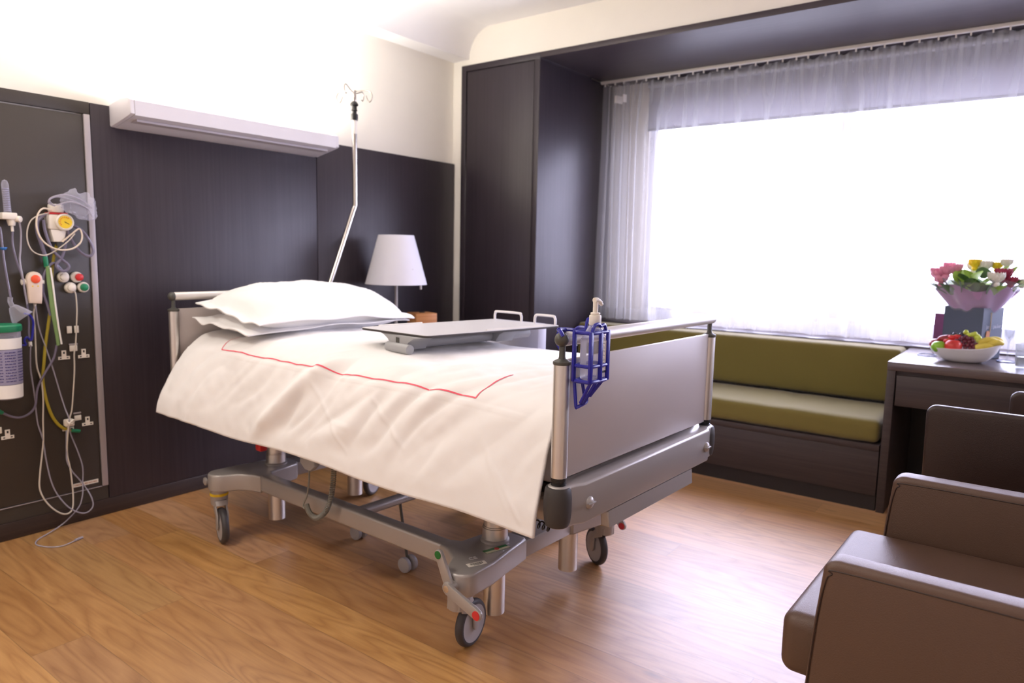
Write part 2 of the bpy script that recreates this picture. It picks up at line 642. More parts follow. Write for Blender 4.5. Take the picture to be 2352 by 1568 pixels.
# plaster cove where the ceiling meets the bed-head wall
cove = [(YW + 0.02, 2.455), (3.172, 2.457)]
for k in range(1, 13):
    a = k / 12 * pi / 2
    cove.append((3.172 - 0.19 * (1 - cos(a)), 2.457 + 0.190 * sin(a)))
cove.append((YW + 0.02, 2.66))
struct(MB().prism(cove, -1.32, XW + 0.005, 'X').build('trim_1', CEIL, angle=30))
struct(MB().box(-1.3, XW, YW - 0.022, YW, 0.0, 0.073, 0.004).build('baseboard_head', SKIRT))

# window in the outer wall
win = struct(MB().box(4.64, 4.70, -1.68, 2.30, 0.76, 0.848, 0.004).build('window_1', mat('white_window_frame', rgb(226, 226, 230), 0.4)))
f = MB()
for y0, y1 in ((2.24, 2.30), (1.00, 1.06), (-0.30, -0.24), (-1.68, -1.62)):
    f.box(4.64, 4.70, y0, y1, 0.848, 2.24, 0.004)
f.box(4.64, 4.70, -1.68, 2.30, 2.24, 2.30, 0.004)
f.build('window_frame', MATS['white_window_frame'], win)
for y0, y1 in ((1.06, 2.24), (-0.24, 1.00), (-1.62, -0.30)):
    MB().box(4.668, 4.674, y0, y1, 0.848, 2.24).build('window_pane', clear('window_glass_%d' % int(y1 * 100), rgb(240, 244, 248), 0.03, 0.02), win)
struct(MB().box(4.395, 4.62, -1.69, 2.605, 0.700, 0.742, 0.003).build('window_sill', VEN_Y))

# ---------------------------------------------------------------- dark panelling behind the bed
o = MB().box(1.397, 2.558, YW - 0.020, YW, 0.074, 1.793, 0.0015).build('wall_panel', VEN_Z)
tag(o, 'dark veneer wall panel behind the bed, between service panel and seam', 'wall panel')
o = MB().box(2.562, 3.704, YW - 0.020, YW, 0.074, 1.793, 0.0015).build('wall_panel', VEN_Z)
tag(o, 'dark veneer wall panel in the corner behind the table lamp', 'wall panel')

# ---------------------------------------------------------------- tall cupboard beside the window
t = thing('tall_cupboard', 'tall dark veneer cupboard standing between the corner and the window', 'cupboard', (XW, 2.91, 0))
b = MB()
b.box(-0.012, 0.60, 0.275, 0.315, 0, 2.42, 0.001)
b.box(-0.012, 0.90, -0.317, -0.277, 0, 2.3815, 0.001)
b.box(-0.012, 0.60, -0.317, 0.275, 2.382, 2.42, 0.001)
b.box(0.02, 0.60, -0.276, 0.274, 0.0, 2.381)
b.build('body', VEN_Z, t)
MB().box(-0.008, 0.012, -0.272, 0.270, 0.08, 2.377, 0.001).build('door', VEN_Z, t)
o = MB().box(XW - 0.012, 4.62, -1.69, 2.592, 2.388, 2.420, 0.001).build('trim_2', VEN_Y)
struct(o)

# ---------------------------------------------------------------- window bench
t = thing('window_bench', 'long built-in dark oak bench box under the window curtain', 'bench', (3.70, 1.55, 0))
MB().box(0.0, 0.70, -0.980, 1.040, 0.078, 0.296, 0.001).build('body', VEN_B, t)
MB().box(-0.003, 0.70, -0.980, 1.040, 0.297, 0.326, 0.002).build('lid', VEN_B, t)
MB().box(0.015, 0.70, -0.980, 1.040, 0.0, 0.078).build('plinth', KICK, t)


def cushion(name, lab, x0, x1, y0, y1, z0, z1, r, amp, seed, loc):
    """upholstered block with softened edges and slight dents"""
    b = MB()
    b.box(x0, x1, y0, y1, z0, z1, 0.0)
    bm = b.bm
    bmesh.ops.subdivide_edges(bm, edges=bm.edges[:], cuts=0)
    bm.free()
    b = MB()
    nx, ny, nz = 14, 90, 12

    def sq(u):  # denser near ends
        return 0.5 - 0.5 * cos(pi * u)
    t = bmesh.new()
    idx = {}

    def P(i, j, k):
        if (i, j, k) in idx:
            return idx[(i, j, k)]
        x = x0 + (x1 - x0) * sq(i / nx)
        y = y0 + (y1 - y0) * (0.35 * sq(j / ny) + 0.65 * j / ny)
        z = z0 + (z1 - z0) * sq(k / nz)
        c = Vector((min(max(x, x0 + r), x1 - r), min(max(y, y0 + r), y1 - r), min(max(z, z0 + r), z1 - r)))
        d = Vector((x, y, z)) - c
        if d.length > 1e-7:
            dn = d.normalized()
            q = c + dn * r
            q += dn * amp * fbm(q.x * 3 + seed, q.y * 5, q.z * 3, 3)
        else:
            q = Vector((x, y, z))
        idx[(i, j, k)] = t.verts.new(q)
        return idx[(i, j, k)]
    for j in range(ny):
        for i in range(nx):
            for k in (0, nz):
                t.faces.new((P(i, j, k), P(i + 1, j, k), P(i + 1, j + 1, k), P(i, j + 1, k)))
        for k in range(nz):
            for i in (0, nx):
                t.faces.new((P(i, j, k), P(i, j + 1, k), P(i, j + 1, k + 1), P(i, j, k + 1)))
    for i in range(nx):
        for k in range(nz):
            for j in (0, ny):
                t.faces.new((P(i, j, k), P(i + 1, j, k), P(i + 1, j, k + 1), P(i, j, k + 1)))
    bmesh.ops.recalc_face_normals(t, faces=t.faces[:])
    b._add(t)
    o = b.build(name, GREEN_FAB, None, angle=60)
    o.location = loc
    return tag(o, lab, 'cushion')


cushion('seat_cushion', 'long olive green seat cushion lying on the window bench', 0.0, 0.495, -0.975, 1.03, 0.0, 0.118, 0.032, 0.004, 3, (3.702, 1.55, 0.327))
cushion('back_cushion', 'long olive green back cushion standing upright behind the bench seat', 0.0, 0.185, -0.970, 1.03, 0.0, 0.292, 0.026, 0.003, 9, (4.205, 1.55, 0.4465))

# ---------------------------------------------------------------- desk under the window
t = thing('desk', 'dark oak desk with pale-lit top beside the window bench', 'desk', (3.70, 0.565, 0))
MB().box(-0.002, 0.695, -2.20, 0.0, 0.693, 0.733, 0.0015).build('desk_top', VEN_T, t)
MB().box(0.0, 0.690, -0.036, -0.001, 0.0, 0.692, 0.001).build('side_panel', VEN_B, t)
MB().box(0.022, 0.66, -2.18, -0.037, 0.655, 0.692).build('apron', VEN_B, t)
MB().box(0.004, 0.60, -1.10, -0.042, 0.528, 0.672, 0.0015).build('drawer', VEN_B, t)
MB().box(0.660, 0.690, -2.18, -0.037, 0.0, 0.692).build('back_panel', KICK, t)

# ---------------------------------------------------------------- curtain, its rail and the blind
t = thing('curtain_rail', 'thin white curtain rail under the dark soffit', 'curtain rail', (4.44, 0.5, 2.382))
MB().box(-0.012, 0.012, -2.15, 2.09, -0.012, 0.006, 0.002).build('track', WHITE_PL, t)
HOOKS = []
yy = 2.56
k = 0
while yy > -1.45:
    HOOKS.append(yy)
    yy -= (0.078, 0.066, 0.095, 0.071, 0.088)[k % 5]
    k += 1
for i, y in enumerate(HOOKS[:40]):
    MB().box(-0.004, 0.004, y - 0.5 - 0.004, y - 0.5 + 0.004, -0.030, -0.012, 0.001).build('glider', WHITE_PL, t)

CT, CB = 2.362, 0.757


def curtain(u, v):
    y = 2.580 - u * 4.10
    # gathers: phase follows the hooks; deep pleats at the top relax into wide soft folds
    ph = 2 * pi * (y / 0.235 + 0.30 * noise.noise(Vector((y * 2.1, 0.3, 0))) * 2)
    dn = v
    top = 0.016 * cos(2 * pi * y / 0.0796 + 1.7 * noise.noise(Vector((y * 3, 5, 0))))
    low = 0.034 * sin(ph + 0.9 * noise.noise(Vector((y * 1.3, v * 1.2, 7)))) + (0.020 - 0.010 * v) * sin(2.3 * ph + 2.0 * noise.noise(Vector((y * 2.2, v * 0.9, 17)))) + 0.014 * noise.noise(Vector((y * 6.5, v * 0.7, 2)))
    k = sm(0.0, 0.25, dn)
    st = sm(0.075, 0.045, u)
    low = low * (1 - st) + st * 0.042 * sin(2 * pi * y / 0.062)
    top = top * (1 - st) + st * 0.030 * sin(2 * pi * y / 0.062)
    x = top * (1 - k) + low * k * (0.75 + 0.35 * dn)
    z = CT + (CB - CT) * v
    if v < 0.06:   # scalloped heading between the hooks
        z -= (1 - v / 0.06) * 0.012 * (0.5 - 0.5 * cos(2 * pi * y / 0.0796 * 0.5 + 1.7 * noise.noise(Vector((y * 3, 5, 0)))))
    z += 0.008 * v * noise.noise(Vector((y * 2.2, 1, 4)))
    if u < 0.02:
        y += 0.02 * sm(0.2, 0.8, v) - 0.012
    return Vector((x, y + 0.012 * noise.noise(Vector((y * 4, v * 1.5, 9))), z))


cu = thing('window_curtain', 'sheer white curtain hanging across the whole window', 'curtain', (4.45, 0, 0))
MB().grid(curtain, 620, 46).build('cloth', VOILE, cu, angle=180, weld=False)


def hem(u, v):
    p = curtain(u, 1.0 - 0.05 * v)
    return p + Vector((-0.003, 0, 0))


MB().grid(hem, 620, 4).build('hem', VOILE, cu, angle=180, weld=False)


for y0, y1 in ((2.478, 2.428), (2.420, 2.388)):
    def patch(u, v, y0=y0, y1=y1):
        uu = (2.580 - (y0 + (y1 - y0) * u)) / 4.10
        return curtain(uu, 0.050 + 0.032 * v) + Vector((-0.006, 0, 0))
    MB().grid(patch, 10, 4).build('care_label', LIN, cu, angle=180, label='white fabric label near the curtain heading')

t = thing('roller_blind', 'pale grey roller blind pulled a third down behind the curtain', 'blind', (4.60, 0.3, 2.385))
BLIND = bpy.data.materials.new('blind_fabric')
BLIND.use_nodes = True
_nt = BLIND.node_tree
_tl = _nt.nodes.new('ShaderNodeBsdfTranslucent')
_tl.inputs['Color'].default_value = rgb(160, 157, 162)
_mx = _nt.nodes.new('ShaderNodeMixShader')
_mx.inputs['Fac'].default_value = 0.42
_nt.nodes['Principled BSDF'].inputs['Base Color'].default_value = rgb(214, 214, 222)
_nt.nodes['Principled BSDF'].inputs['Roughness'].default_value = 0.8
_nt.links.new(_nt.nodes['Principled BSDF'].outputs[0], _mx.inputs[1])
_nt.links.new(_tl.outputs[0], _mx.inputs[2])
_nt.links.new(_mx.outputs[0], _nt.nodes['Material Output'].inputs['Surface'])
MB().box(-0.004, -0.002, -1.98, 2.00, -0.318, -0.02).build('fabric', BLIND, t)
MB().box(-0.010, 0.004, -1.98, 2.00, -0.332, -0.316, 0.003).build('bottom_bar', PLAST_GR, t)
MB().cyl((-0.012, -1.98, -0.028), (-0.012, 2.00, -0.028), 0.022).build('roller', PLAST_GR, t)

# ---------------------------------------------------------------- bed-head lamp on the wall
t = thing('wall_lamp', 'long pale silver lamp fixed on the wall above the bed', 'wall lamp', (2.02, YW, 1.75))
prof = [(0.0, -0.028), (-0.006, 0.045), (-0.120, 0.066), (-0.185, 0.062), (-0.203, 0.052), (-0.206, -0.004), (-0.196, -0.010), (-0.150, -0.020), (-0.025, -0.045)]
shell = [(0.0, 0.044), (-0.012, 0.044), (-0.012, -0.030), (-0.090, -0.018), (-0.088, -0.012), (-0.150, -0.006), (-0.192, -0.002), (-0.196, 0.052), (-0.206, 0.052), (-0.206, -0.010), (-0.150, -0.020), (-0.090, -0.032), (-0.012, -0.048), (0.0, -0.046)]
MB().prism(shell, -0.525, 0.525, 'X').build('housing', LAMP_GR, t, angle=50)
for s in (-1, 1):
    x0, x1 = sorted((s * 0.525, s * 0.545))
    MB().prism(prof, x0, x1, 'X', bev=0.004).build('end_cap', LAMP_GR, t, label='pale end cap of the wall lamp')
MB().box(-0.50, 0.50, -0.165, -0.100, -0.0285, -0.019).build('diffuser', DIFF, t)
MB().box(-0.50, 0.50, -0.100, -0.020, 0.0, 0.006).build('lamp_tray', WHITE_PL, t)

# ================================================================ SERVICE PANEL and what hangs on it
PY = 3.286   # face of the panel
t = thing('service_panel', 'olive grey medical service panel at the edge of the headboard wall', 'wall panel', (0.90, YW, 0))
MB().box(-0.60, 0.466, -0.018, 0, 0.140, 1.738, 0.001).build('board', OLIVE, t)
MB().box(-0.60, 0.494, -0.020, 0, 1.745, 1.794, 0.001).build('top_rail', OLIVE, t)
MB().box(0.469, 0.493, -0.024, 0, 0.136, 1.743, 0.001).build('edge_strip', ALU_FLAT, t, label='pale aluminium edge strip')
MB().box(-0.60, 0.494, -0.0165, 0, 0.074, 0.1335).build('bottom_rail', OLIVE, t)
MB().box(-0.60, 0.467, -0.020, 0, 0.1335, 0.1365).build('bottom_bead', ALU_FLAT, t)


def at_panel(x, z, y=0.0):
    return (x - 0.90, PY - YW - y, z)


# gas outlets: round white rosettes with coloured or white centres
for (x, z), m, lab in (((1.256, 1.065), OFFWHITE, 'white gas outlet'), ((1.307, 1.064), RED_PL, 'gas outlet with a red centre'), ((1.281, 1.020), OFFWHITE, 'white gas outlet with a plugged cable'), ((1.331, 1.021), GREEN_PL, 'gas outlet with a green centre')):
    r = MB().lathe([(0.0225, 0), (0.0225, 0.010), (0.019, 0.014), (0.0, 0.0145)], at_panel(x, z), (0, -1, 0)).build('gas_outlet', OFFWHITE, t, label=lab)
    xx = x + (0.006 if m is RED_PL else 0)
    MB().lathe([(0.0155, 0), (0.0150, 0.010), (0.011, 0.013), (0, 0.0135)], (xx - 0.90, PY - YW - 0.013, z), (0, -1, 0)).build('outlet_button', m, r)


def socket(x, z, s=1.0):
    """white T-shaped three-pin socket face with slots"""
    P = [(-0.022, -0.012), (0.022, -0.012), (0.022, 0.001), (0.0085, 0.001), (0.0085, 0.026), (-0.0085, 0.026), (-0.0085, 0.001), (-0.022, 0.001)]
    mx = Matrix.Translation((x - 0.90, PY - YW - 0.004, z))
    s_ = MB().prism(P, 0.0, 0.004, 'Y', mx=mx).build('power_socket', OFFWHITE, t)
    h = MB()
    h.box(-0.003, 0.003, -0.0008, 0.001, 0.012, 0.021, mx=mx)
    h.box(-0.0165, -0.0095, -0.0008, 0.001, -0.0075, -0.0035, mx=mx)
    h.box(0.0095, 0.0165, -0.0008, 0.001, -0.0075, -0.0035, mx=mx)
    h.build('pin_slot', BLACK, s_)


for x, z in ((1.243, 0.731), (1.320, 0.730), (1.321, 0.433), (1.022, 0.432)):
    socket(x, z)
socket(1.243, 0.425)
for x, z, w_, h_ in ((1.269, 0.843, 0.019, 0.030), (1.297, 0.843, 0.017, 0.030), (1.281, 0.763, 0.030, 0.025), (1.283, 0.461, 0.027, 0.022), (0.994, 0.460, 0.018, 0.026)):
    MB().box(x - 0.90 - w_ / 2, x - 0.90 + w_ / 2, PY - YW - 0.005, PY - YW, z - h_ / 2, z + h_ / 2, 0.0015).build('rocker_switch', OFFWHITE, t)
for x, z, w_ in ((1.281, 0.780, 0.034), (1.282, 0.482, 0.030)):
    MB().box(x - 0.90 - w_ / 2, x - 0.90 + w_ / 2, PY - YW - 0.004, PY - YW, z - 0.0035, z + 0.0035, 0.001).build('label_holder', ALU_FLAT, t)
s_ = MB().box(0.351, 0.452, PY - YW - 0.002, PY - YW, 0.1575, 0.1735).build('sticker', OFFWHITE, t, label='long white sticker at the foot of the panel')
tx = MB()
for k in range(16):
    x = 0.356 + k * 0.0058
    tx.box(x, x + (0.0025, 0.0042, 0.0035)[k % 3], PY - YW - 0.0024, PY - YW - 0.002, 0.1625, 0.1685)
tx.build('printed_line', mat('faded_brown_ink', rgb(176, 120, 88), 0.7), s_)


def hang(name, lab, cat, pts, r, m, y=3.268, seg=8, group=None, extra=()):
    """a cable or hose hanging in front of the panel, as one thing"""
    P = [(p[0], (p[2] if len(p) > 2 else y), p[1]) for p in pts]
    b = MB().tube(P, r, seg=seg, smooth=6)
    o = b.build(name, m)
    for nm, mb, mm, lb in extra:
        mb.build(nm, mm, o, label=lb)
    return tag(o, lab, cat, group)


# oxygen regulator with yellow gauge
t = thing('suction_regulator', 'white suction regulator with a round yellow gauge on the service panel', 'regulator', (1.235, PY, 1.29))
b = MB().box(-0.036, 0.034, -0.050, 0.0, -0.030, 0.030, 0.006)
b.prism([(-0.030, -0.030), (0.030, -0.030), (0.018, -0.080), (-0.020, -0.080)], -0.045, -0.005, 'Y', bev=0.003)
b.build('body', OFFWHITE, t)
MB().box(-0.034, 0.036, -0.048, -0.004, 0.030, 0.038, 0.002).build('red_collar', RED_PL, t, label='red collar')
MB().cyl((0.0, -0.026, 0.038), (0.0, -0.026, 0.072), 0.028, bev=0.006).build('control_knob', OFFWHITE, t)
g = MB().lathe([(0.034, 0), (0.034, 0.012), (0.029, 0.016), (0.027, 0.013), (0, 0.013)], (0.018, -0.050, 0.0), (0.0, -1, 0), 28).build('gauge', OFFWHITE, t)
MB().lathe([(0.0255, 0), (0.0255, 0.0012), (0, 0.0012)], (0.018, -0.0632, 0.0), (0, -1, 0), 28).build('dial', YEL_PL, g, label='yellow dial')
a = MB()
for k in range(9):
    an = radians(215 - k * 20)
    a.box(-0.0012, 0.0012, -0.0006, 0, 0.017, 0.022, mx=Matrix.Translation((0.018, -0.0645, 0)) @ Matrix.Rotation(-(an - pi / 2), 4, 'Y'))
a.build('scale_mark', RED_PL, g)
MB().box(-0.001, 0.001, -0.0008, 0, -0.004, 0.016, mx=Matrix.Translation((0.018, -0.0650, 0)) @ Matrix.Rotation(radians(120), 4, 'Y')).build('needle', BLACK, g)
MB().cyl((0.0, -0.026, -0.080), (0.0, -0.026, -0.096), 0.008).build('hose_nipple', GREY_DK, t)


# crumpled clear bag with a coiled breathing set, pushed over the regulator
def bagf(u, v):
    a = 2 * pi * u
    w_ = sin(pi * v) ** 0.6
    c = Vector((1.250 + 0.085 * v, 3.218, 1.385 - 0.075 * v * v))
    rr = 0.047 * w_ * (1 + 0.45 * fbm(cos(a) * 1.6 + v * 3, sin(a) * 1.6, v * 4, 3))
    return c + Vector((rr * 0.9 * cos(a) + 0.03 * v, rr * 0.42 * sin(a), rr * sin(a + 0.5)))


o = MB().grid(bagf, 40, 22).build('plastic_bag', CLEAR_PL, None, angle=25)
tag(o, 'crumpled clear plastic bag hung over the yellow-dialled regulator', 'plastic bag')
o = hang('breathing_tube', 'clear thin tube coiled on top of the crumpled plastic bag', 'tube',
         [(1.215, 1.352, 3.215), (1.190, 1.362, 3.205), (1.200, 1.384, 3.200), (1.245, 1.398, 3.200), (1.300, 1.388, 3.205), (1.345, 1.360, 3.215), (1.338, 1.352, 3.222), (1.290, 1.378, 3.224), (1.230, 1.390, 3.222), (1.196, 1.374, 3.212), (1.214, 1.356, 3.205), (1.270, 1.372, 3.198), (1.330, 1.350, 3.20), (1.352, 1.318, 3.21)], 0.0030, CLEAR_TB)
t = thing('flowmeter', 'clear ribbed oxygen flowmeter tube with white valve at the panel edge', 'flowmeter', (1.068, PY, 1.29))
MB().lathe([(0.0125, 0), (0.0125, 0.108), (0.008, 0.122), (0.0, 0.126)], (-0.004, -0.030, 0.028), (-0.03, 0, 1), 18).build('flow_tube', CLEAR_PL, t)
b = MB()
for k in range(13):
    b.cyl((-0.004 - k * 0.0002, -0.030, 0.036 + k * 0.0068), (-0.004 - k * 0.0002, -0.030, 0.0395 + k * 0.0068), 0.0105, seg=14)
b.build('scale_ring', mat('lilac_scale', rgb(150, 146, 178), 0.5), t)
MB().box(-0.030, 0.022, -0.052, 0.0, 0.002, 0.028, 0.004).build('valve_body', OFFWHITE, t)
MB().cyl((0.018, -0.034, 0.006), (0.032, -0.052, 0.004), 0.0125, bev=0.003).build('valve_knob', OFFWHITE, t)
MB().cyl((0.006, -0.032, 0.006), (0.006, -0.032, -0.022), 0.017, 0.012, bev=0.002).build('valve_neck', OFFWHITE, t)
MB().cyl((0.007, -0.032, -0.022), (0.008, -0.032, -0.044), 0.005).build('outlet_spigot', OFFWHITE, t)

# call handset in its holder
t = thing('call_handset', 'beige nurse call handset with an orange red button in its holder', 'handset', (1.137, PY, 1.03))
P = [(-0.022, -0.066), (0.021, -0.070), (0.024, -0.052)]
for k in range(9):
    a = pi * k / 8
    P.append((0.028 * cos(a) + 0.001, 0.030 + 0.030 * sin(a)))
P += [(-0.024, -0.050)]
MB().prism(P, -0.048, -0.020, 'Y', bev=0.006).build('body', mat('beige_plastic', rgb(220, 200, 182), 0.4), t)
MB().lathe([(0.0165, 0), (0.0165, 0.003), (0.012, 0.005), (0, 0.0052)], (0.002, -0.048, 0.030), (0, -1, 0)).build('call_button', RED_OR, t, label='orange red call button')
for s in (-1, 1):
    MB().lathe([(0.0028, 0), (0.0028, 0.0012), (0, 0.0014)], (s * 0.0095, -0.048, 0.002), (0, -1, 0), 10).build('light_button', YEL_PL, t)
MB().cyl((-0.040, -0.022, 0.018), (0.040, -0.022, 0.018), 0.013, bev=0.004).build('holder', OFFWHITE, t)
MB().cyl((0.0, -0.030, -0.068), (0.002, -0.026, -0.090), 0.006, 0.0035).build('cord_sleeve', WHITE_TB, t)

# clear canister with green lid and printed label (cut by the edge of the frame)
t = thing('suction_canister', 'clear suction canister with green lid and measuring label', 'canister', (1.010, PY - 0.075, 0.60))
MB().lathe([(0.0, 0), (0.048, 0.0), (0.050, 0.004), (0.055, 0.262), (0.052, 0.262), (0.047, 0.006), (0, 0.004)], (0, 0, 0), (0, 0, 1), 32).build('jar', CLEAR_PL, t)
MB().lathe([(0.058, 0.262), (0.060, 0.266), (0.060, 0.284), (0.056, 0.289), (0.0, 0.291)], (0, 0, 0), (0, 0, 1), 32).build('lid', GREEN_PL, t)
MB().lathe([(0.0500, 0.004), (0.0515, 0.056), (0.0505, 0.056), (0.049, 0.004)], (0, 0, 0), (0, 0, 1), 32, loop=True).build('lower_label', LIN, t)
MB().lathe([(0.0550, 0.196), (0.0560, 0.238), (0.0552, 0.238), (0.0542, 0.196)], (0, 0, 0), (0, 0, 1), 32, loop=True).build('upper_label', LIN, t)
lbl = MB().lathe([(0.0518, 0.058), (0.0554, 0.194), (0.0546, 0.194), (0.0510, 0.058)], (0, 0, 0), (0, 0, 1), 32, loop=True).build('scale_label', mat('lilac_print', rgb(150, 146, 176), 0.6), t)
b = MB()
for k in range(11):
    z = 0.070 + k * 0.0112
    r = 0.0521 + (z - 0.058) * 0.0265
    for a0, a1 in ((-150, -118), (-110, -70), (-62, -28)):
        n = 6
        for q in range(n):
            aa = radians(a0 + (a1 - a0) * q / n)
            ab = radians(a0 + (a1 - a0) * (q + 0.9 - 0.3 * ((k + q) % 2)) / n)
            b.prism([(r * cos(aa), r * sin(aa)), (r * cos(ab), r * sin(ab)), ((r + 0.0006) * cos(ab), (r + 0.0006) * sin(ab)), ((r + 0.0006) * cos(aa), (r + 0.0006) * sin(aa))], z, z + 0.0032)
b.build('printed_mark', mat('violet_ink', rgb(66, 58, 122), 0.6), lbl)

# breathing mask hanging by the canister


def maskf(u, v):
    a = 2 * pi * u
    r = 0.010 + 0.026 * v ** 0.8
    c = Vector((1.054, 3.245, 0.955)) + Vector((0.030, -0.012, -0.050)) * v
    ax = Vector((0.55, -0.25, -0.80)).normalized()
    e1 = ax.orthogonal().normalized()
    e2 = ax.cross(e1)
    return c + e1 * r * cos(a) * 1.0 + e2 * r * sin(a) * 1.35 * (1 + 0.12 * cos(2 * a))


t = thing('breathing_mask', 'clear plastic breathing mask with swivel elbow hanging above the canister', 'mask', (0, 0, 0))
MB().grid(maskf, 28, 10).build('mask_cup', CLEAR_PL, t, angle=60)
MB().tube([(1.052, 3.250, 0.990), (1.050, 3.248, 0.972), (1.056, 3.243, 0.952)], 0.009, seg=12).build('elbow', CLEAR_PL, t)
o = hang('blue_strap', 'bright blue elastic strap dangling from the clear mask', 'strap',
         [(1.092, 0.925, 3.235), (1.114, 0.917, 3.25), (1.127, 0.892, 3.255), (1.125, 0.859, 3.255), (1.117, 0.815, 3.255), (1.100, 0.828, 3.25), (1.090, 0.815, 3.25), (1.094, 0.797, 3.25), (1.069, 0.799, 3.25)], 0.0042, BLUE_PL)

# cables and tubes
hang('power_cable', 'thin white cable running straight down past the switches to the plug', 'cable',
     [(1.283, 1.010, 3.268), (1.295, 0.995), (1.297, 0.935), (1.293, 0.875), (1.289, 0.829), (1.284, 0.78), (1.277, 0.741), (1.275, 0.684), (1.271, 0.635), (1.265, 0.581), (1.256, 0.507), (1.248, 0.478), (1.240, 0.455, 3.262)], 0.0028, WHITE_TB)
hang('call_cable', 'white cord looping below the plug and back up to the handset', 'cable',
     [(1.233, 0.438, 3.252), (1.227, 0.38, 3.256), (1.228, 0.317), (1.236, 0.251), (1.24, 0.185), (1.239, 0.134, 3.262), (1.233, 0.084, 3.256), (1.219, 0.064, 3.252), (1.196, 0.064, 3.250), (1.171, 0.082, 3.252), (1.147, 0.112, 3.258), (1.127, 0.151, 3.262), (1.117, 0.196), (1.122, 0.257), (1.134, 0.337), (1.142, 0.398), (1.145, 0.479), (1.150, 0.56), (1.148, 0.64), (1.135, 0.704), (1.135, 0.79), (1.136, 0.858), (1.135, 0.916), (1.137, 0.945, 3.26)], 0.0032, WHITE_TB)
hang('oxygen_tube', 'clear lilac tube falling from the blue strap in a wide loop above the floor', 'tube',
     [(1.112, 0.795, 3.25), (1.11, 0.758, 3.255), (1.112, 0.696), (1.116, 0.637), (1.121, 0.567), (1.122, 0.52), (1.126, 0.462), (1.14, 0.398), (1.147, 0.314), (1.16, 0.218), (1.182, 0.149), (1.216, 0.088, 3.254), (1.256, 0.053, 3.25), (1.287, 0.046, 3.25), (1.31, 0.066, 3.25), (1.31, 0.102, 3.256), (1.296, 0.145), (1.271, 0.191), (1.243, 0.236), (1.226, 0.283), (1.225, 0.326, 3.266), (1.228, 0.420, 3.262)], 0.0028, CLEAR_TB)
hang('nasal_cannula', 'clear thin tube trailing from the plug down onto the oak floor', 'tube',
     [(1.136, 0.952, 3.246), (1.152, 0.857), (1.175, 0.765), (1.197, 0.669), (1.217, 0.57), (1.226, 0.512, 3.255), (1.231, 0.473, 3.238), (1.244, 0.407), (1.27, 0.316), (1.285, 0.244), (1.282, 0.175), (1.276, 0.124, 3.262), (1.258, 0.077, 3.258), (1.217, 0.035, 3.262), (1.180, 0.012, 3.262), (1.13, 0.005, 3.235), (1.081, 0.004, 3.203), (1.057, 0.004, 3.170), (1.052, 0.004, 3.14), (1.059, 0.004, 3.114), (1.079, 0.004, 3.075), (1.114, 0.004, 3.055), (1.164, 0.004, 3.072), (1.19, 0.004, 3.078)], 0.0026, CLEAR_TB,
     extra=[('tube_end', MB().cyl((1.165, 3.0725, 0.006), (1.196, 3.081, 0.006), 0.0052), CLEAR_TB, None)])
hang('yellow_hose', 'olive yellow hose hanging from the regulator down to the low socket', 'hose',
     [(1.232, 1.200, 3.262), (1.228, 1.175, 3.268), (1.219, 1.13), (1.210, 1.062), (1.212, 1.02), (1.206, 0.985), (1.190, 0.888), (1.173, 0.793), (1.163, 0.718), (1.155, 0.65), (1.159, 0.586), (1.171, 0.521), (1.188, 0.472), (1.215, 0.433), (1.250, 0.413)], 0.0062, YEL_HOSE, y=3.272,
     extra=[('green_end', MB().cyl((1.248, 3.272, 0.414), (1.284, 3.272, 0.404), 0.0075, bev=0.002), GREEN_PL, 'green hose end')])
hang('coiled_cable', 'thick white cable ring looped around the yellow gauge', 'cable',
     [(1.210, 1.336, 3.232), (1.176, 1.340, 3.226), (1.154, 1.312, 3.222), (1.148, 1.266, 3.22), (1.16, 1.223, 3.22), (1.186, 1.194, 3.22), (1.224, 1.178, 3.22), (1.271, 1.182, 3.22), (1.304, 1.207, 3.22), (1.314, 1.238, 3.222), (1.306, 1.265, 3.226), (1.280, 1.245, 3.230), (1.245, 1.210, 3.24)], 0.0034, mat('cream_cable', rgb(224, 208, 188), 0.45))
hang('thin_cable', 'thin beige cable making the outer ring around the regulator', 'cable',
     [(1.203, 1.325, 3.240), (1.165, 1.313, 3.238), (1.135, 1.291, 3.236), (1.12, 1.251, 3.236), (1.121, 1.206, 3.24), (1.137, 1.17, 3.24), (1.172, 1.155, 3.24), (1.208, 1.167, 3.242), (1.26, 1.209, 3.234), (1.290, 1.245, 3.23)], 0.0024, WHITE_TB)
hang('lilac_hose', 'lilac hose hanging behind the regulator to a green connector', 'hose',
     [(1.200, 1.318, 3.262), (1.186, 1.310), (1.167, 1.286), (1.165, 1.246), (1.177, 1.197), (1.189, 1.147)], 0.0075, LILAC_TB, y=3.262,
     extra=[('green_connector', MB().cyl((1.187, 3.262, 1.150), (1.190, 3.262, 1.106), 0.0090, bev=0.002), GREEN_PL, 'green connector')])
hang('lilac_hose', 'lilac hose knotted in a small loop above the white outlets', 'hose',
     [(1.268, 1.262, 3.25), (1.26, 1.199), (1.244, 1.147), (1.222, 1.117), (1.232, 1.096), (1.255, 1.092), (1.268, 1.113), (1.238, 1.144), (1.209, 1.181), (1.189, 1.247), (1.184, 1.297)], 0.0058, LILAC_TB, y=3.250)
hang('lilac_hose', 'lilac hose bulging out sideways over the aluminium strip', 'hose',
     [(1.283, 1.285, 3.252), (1.32, 1.259), (1.353, 1.211), (1.361, 1.169), (1.34, 1.153), (1.303, 1.179), (1.271, 1.24), (1.266, 1.27)], 0.0058, LILAC_TB, y=3.240)
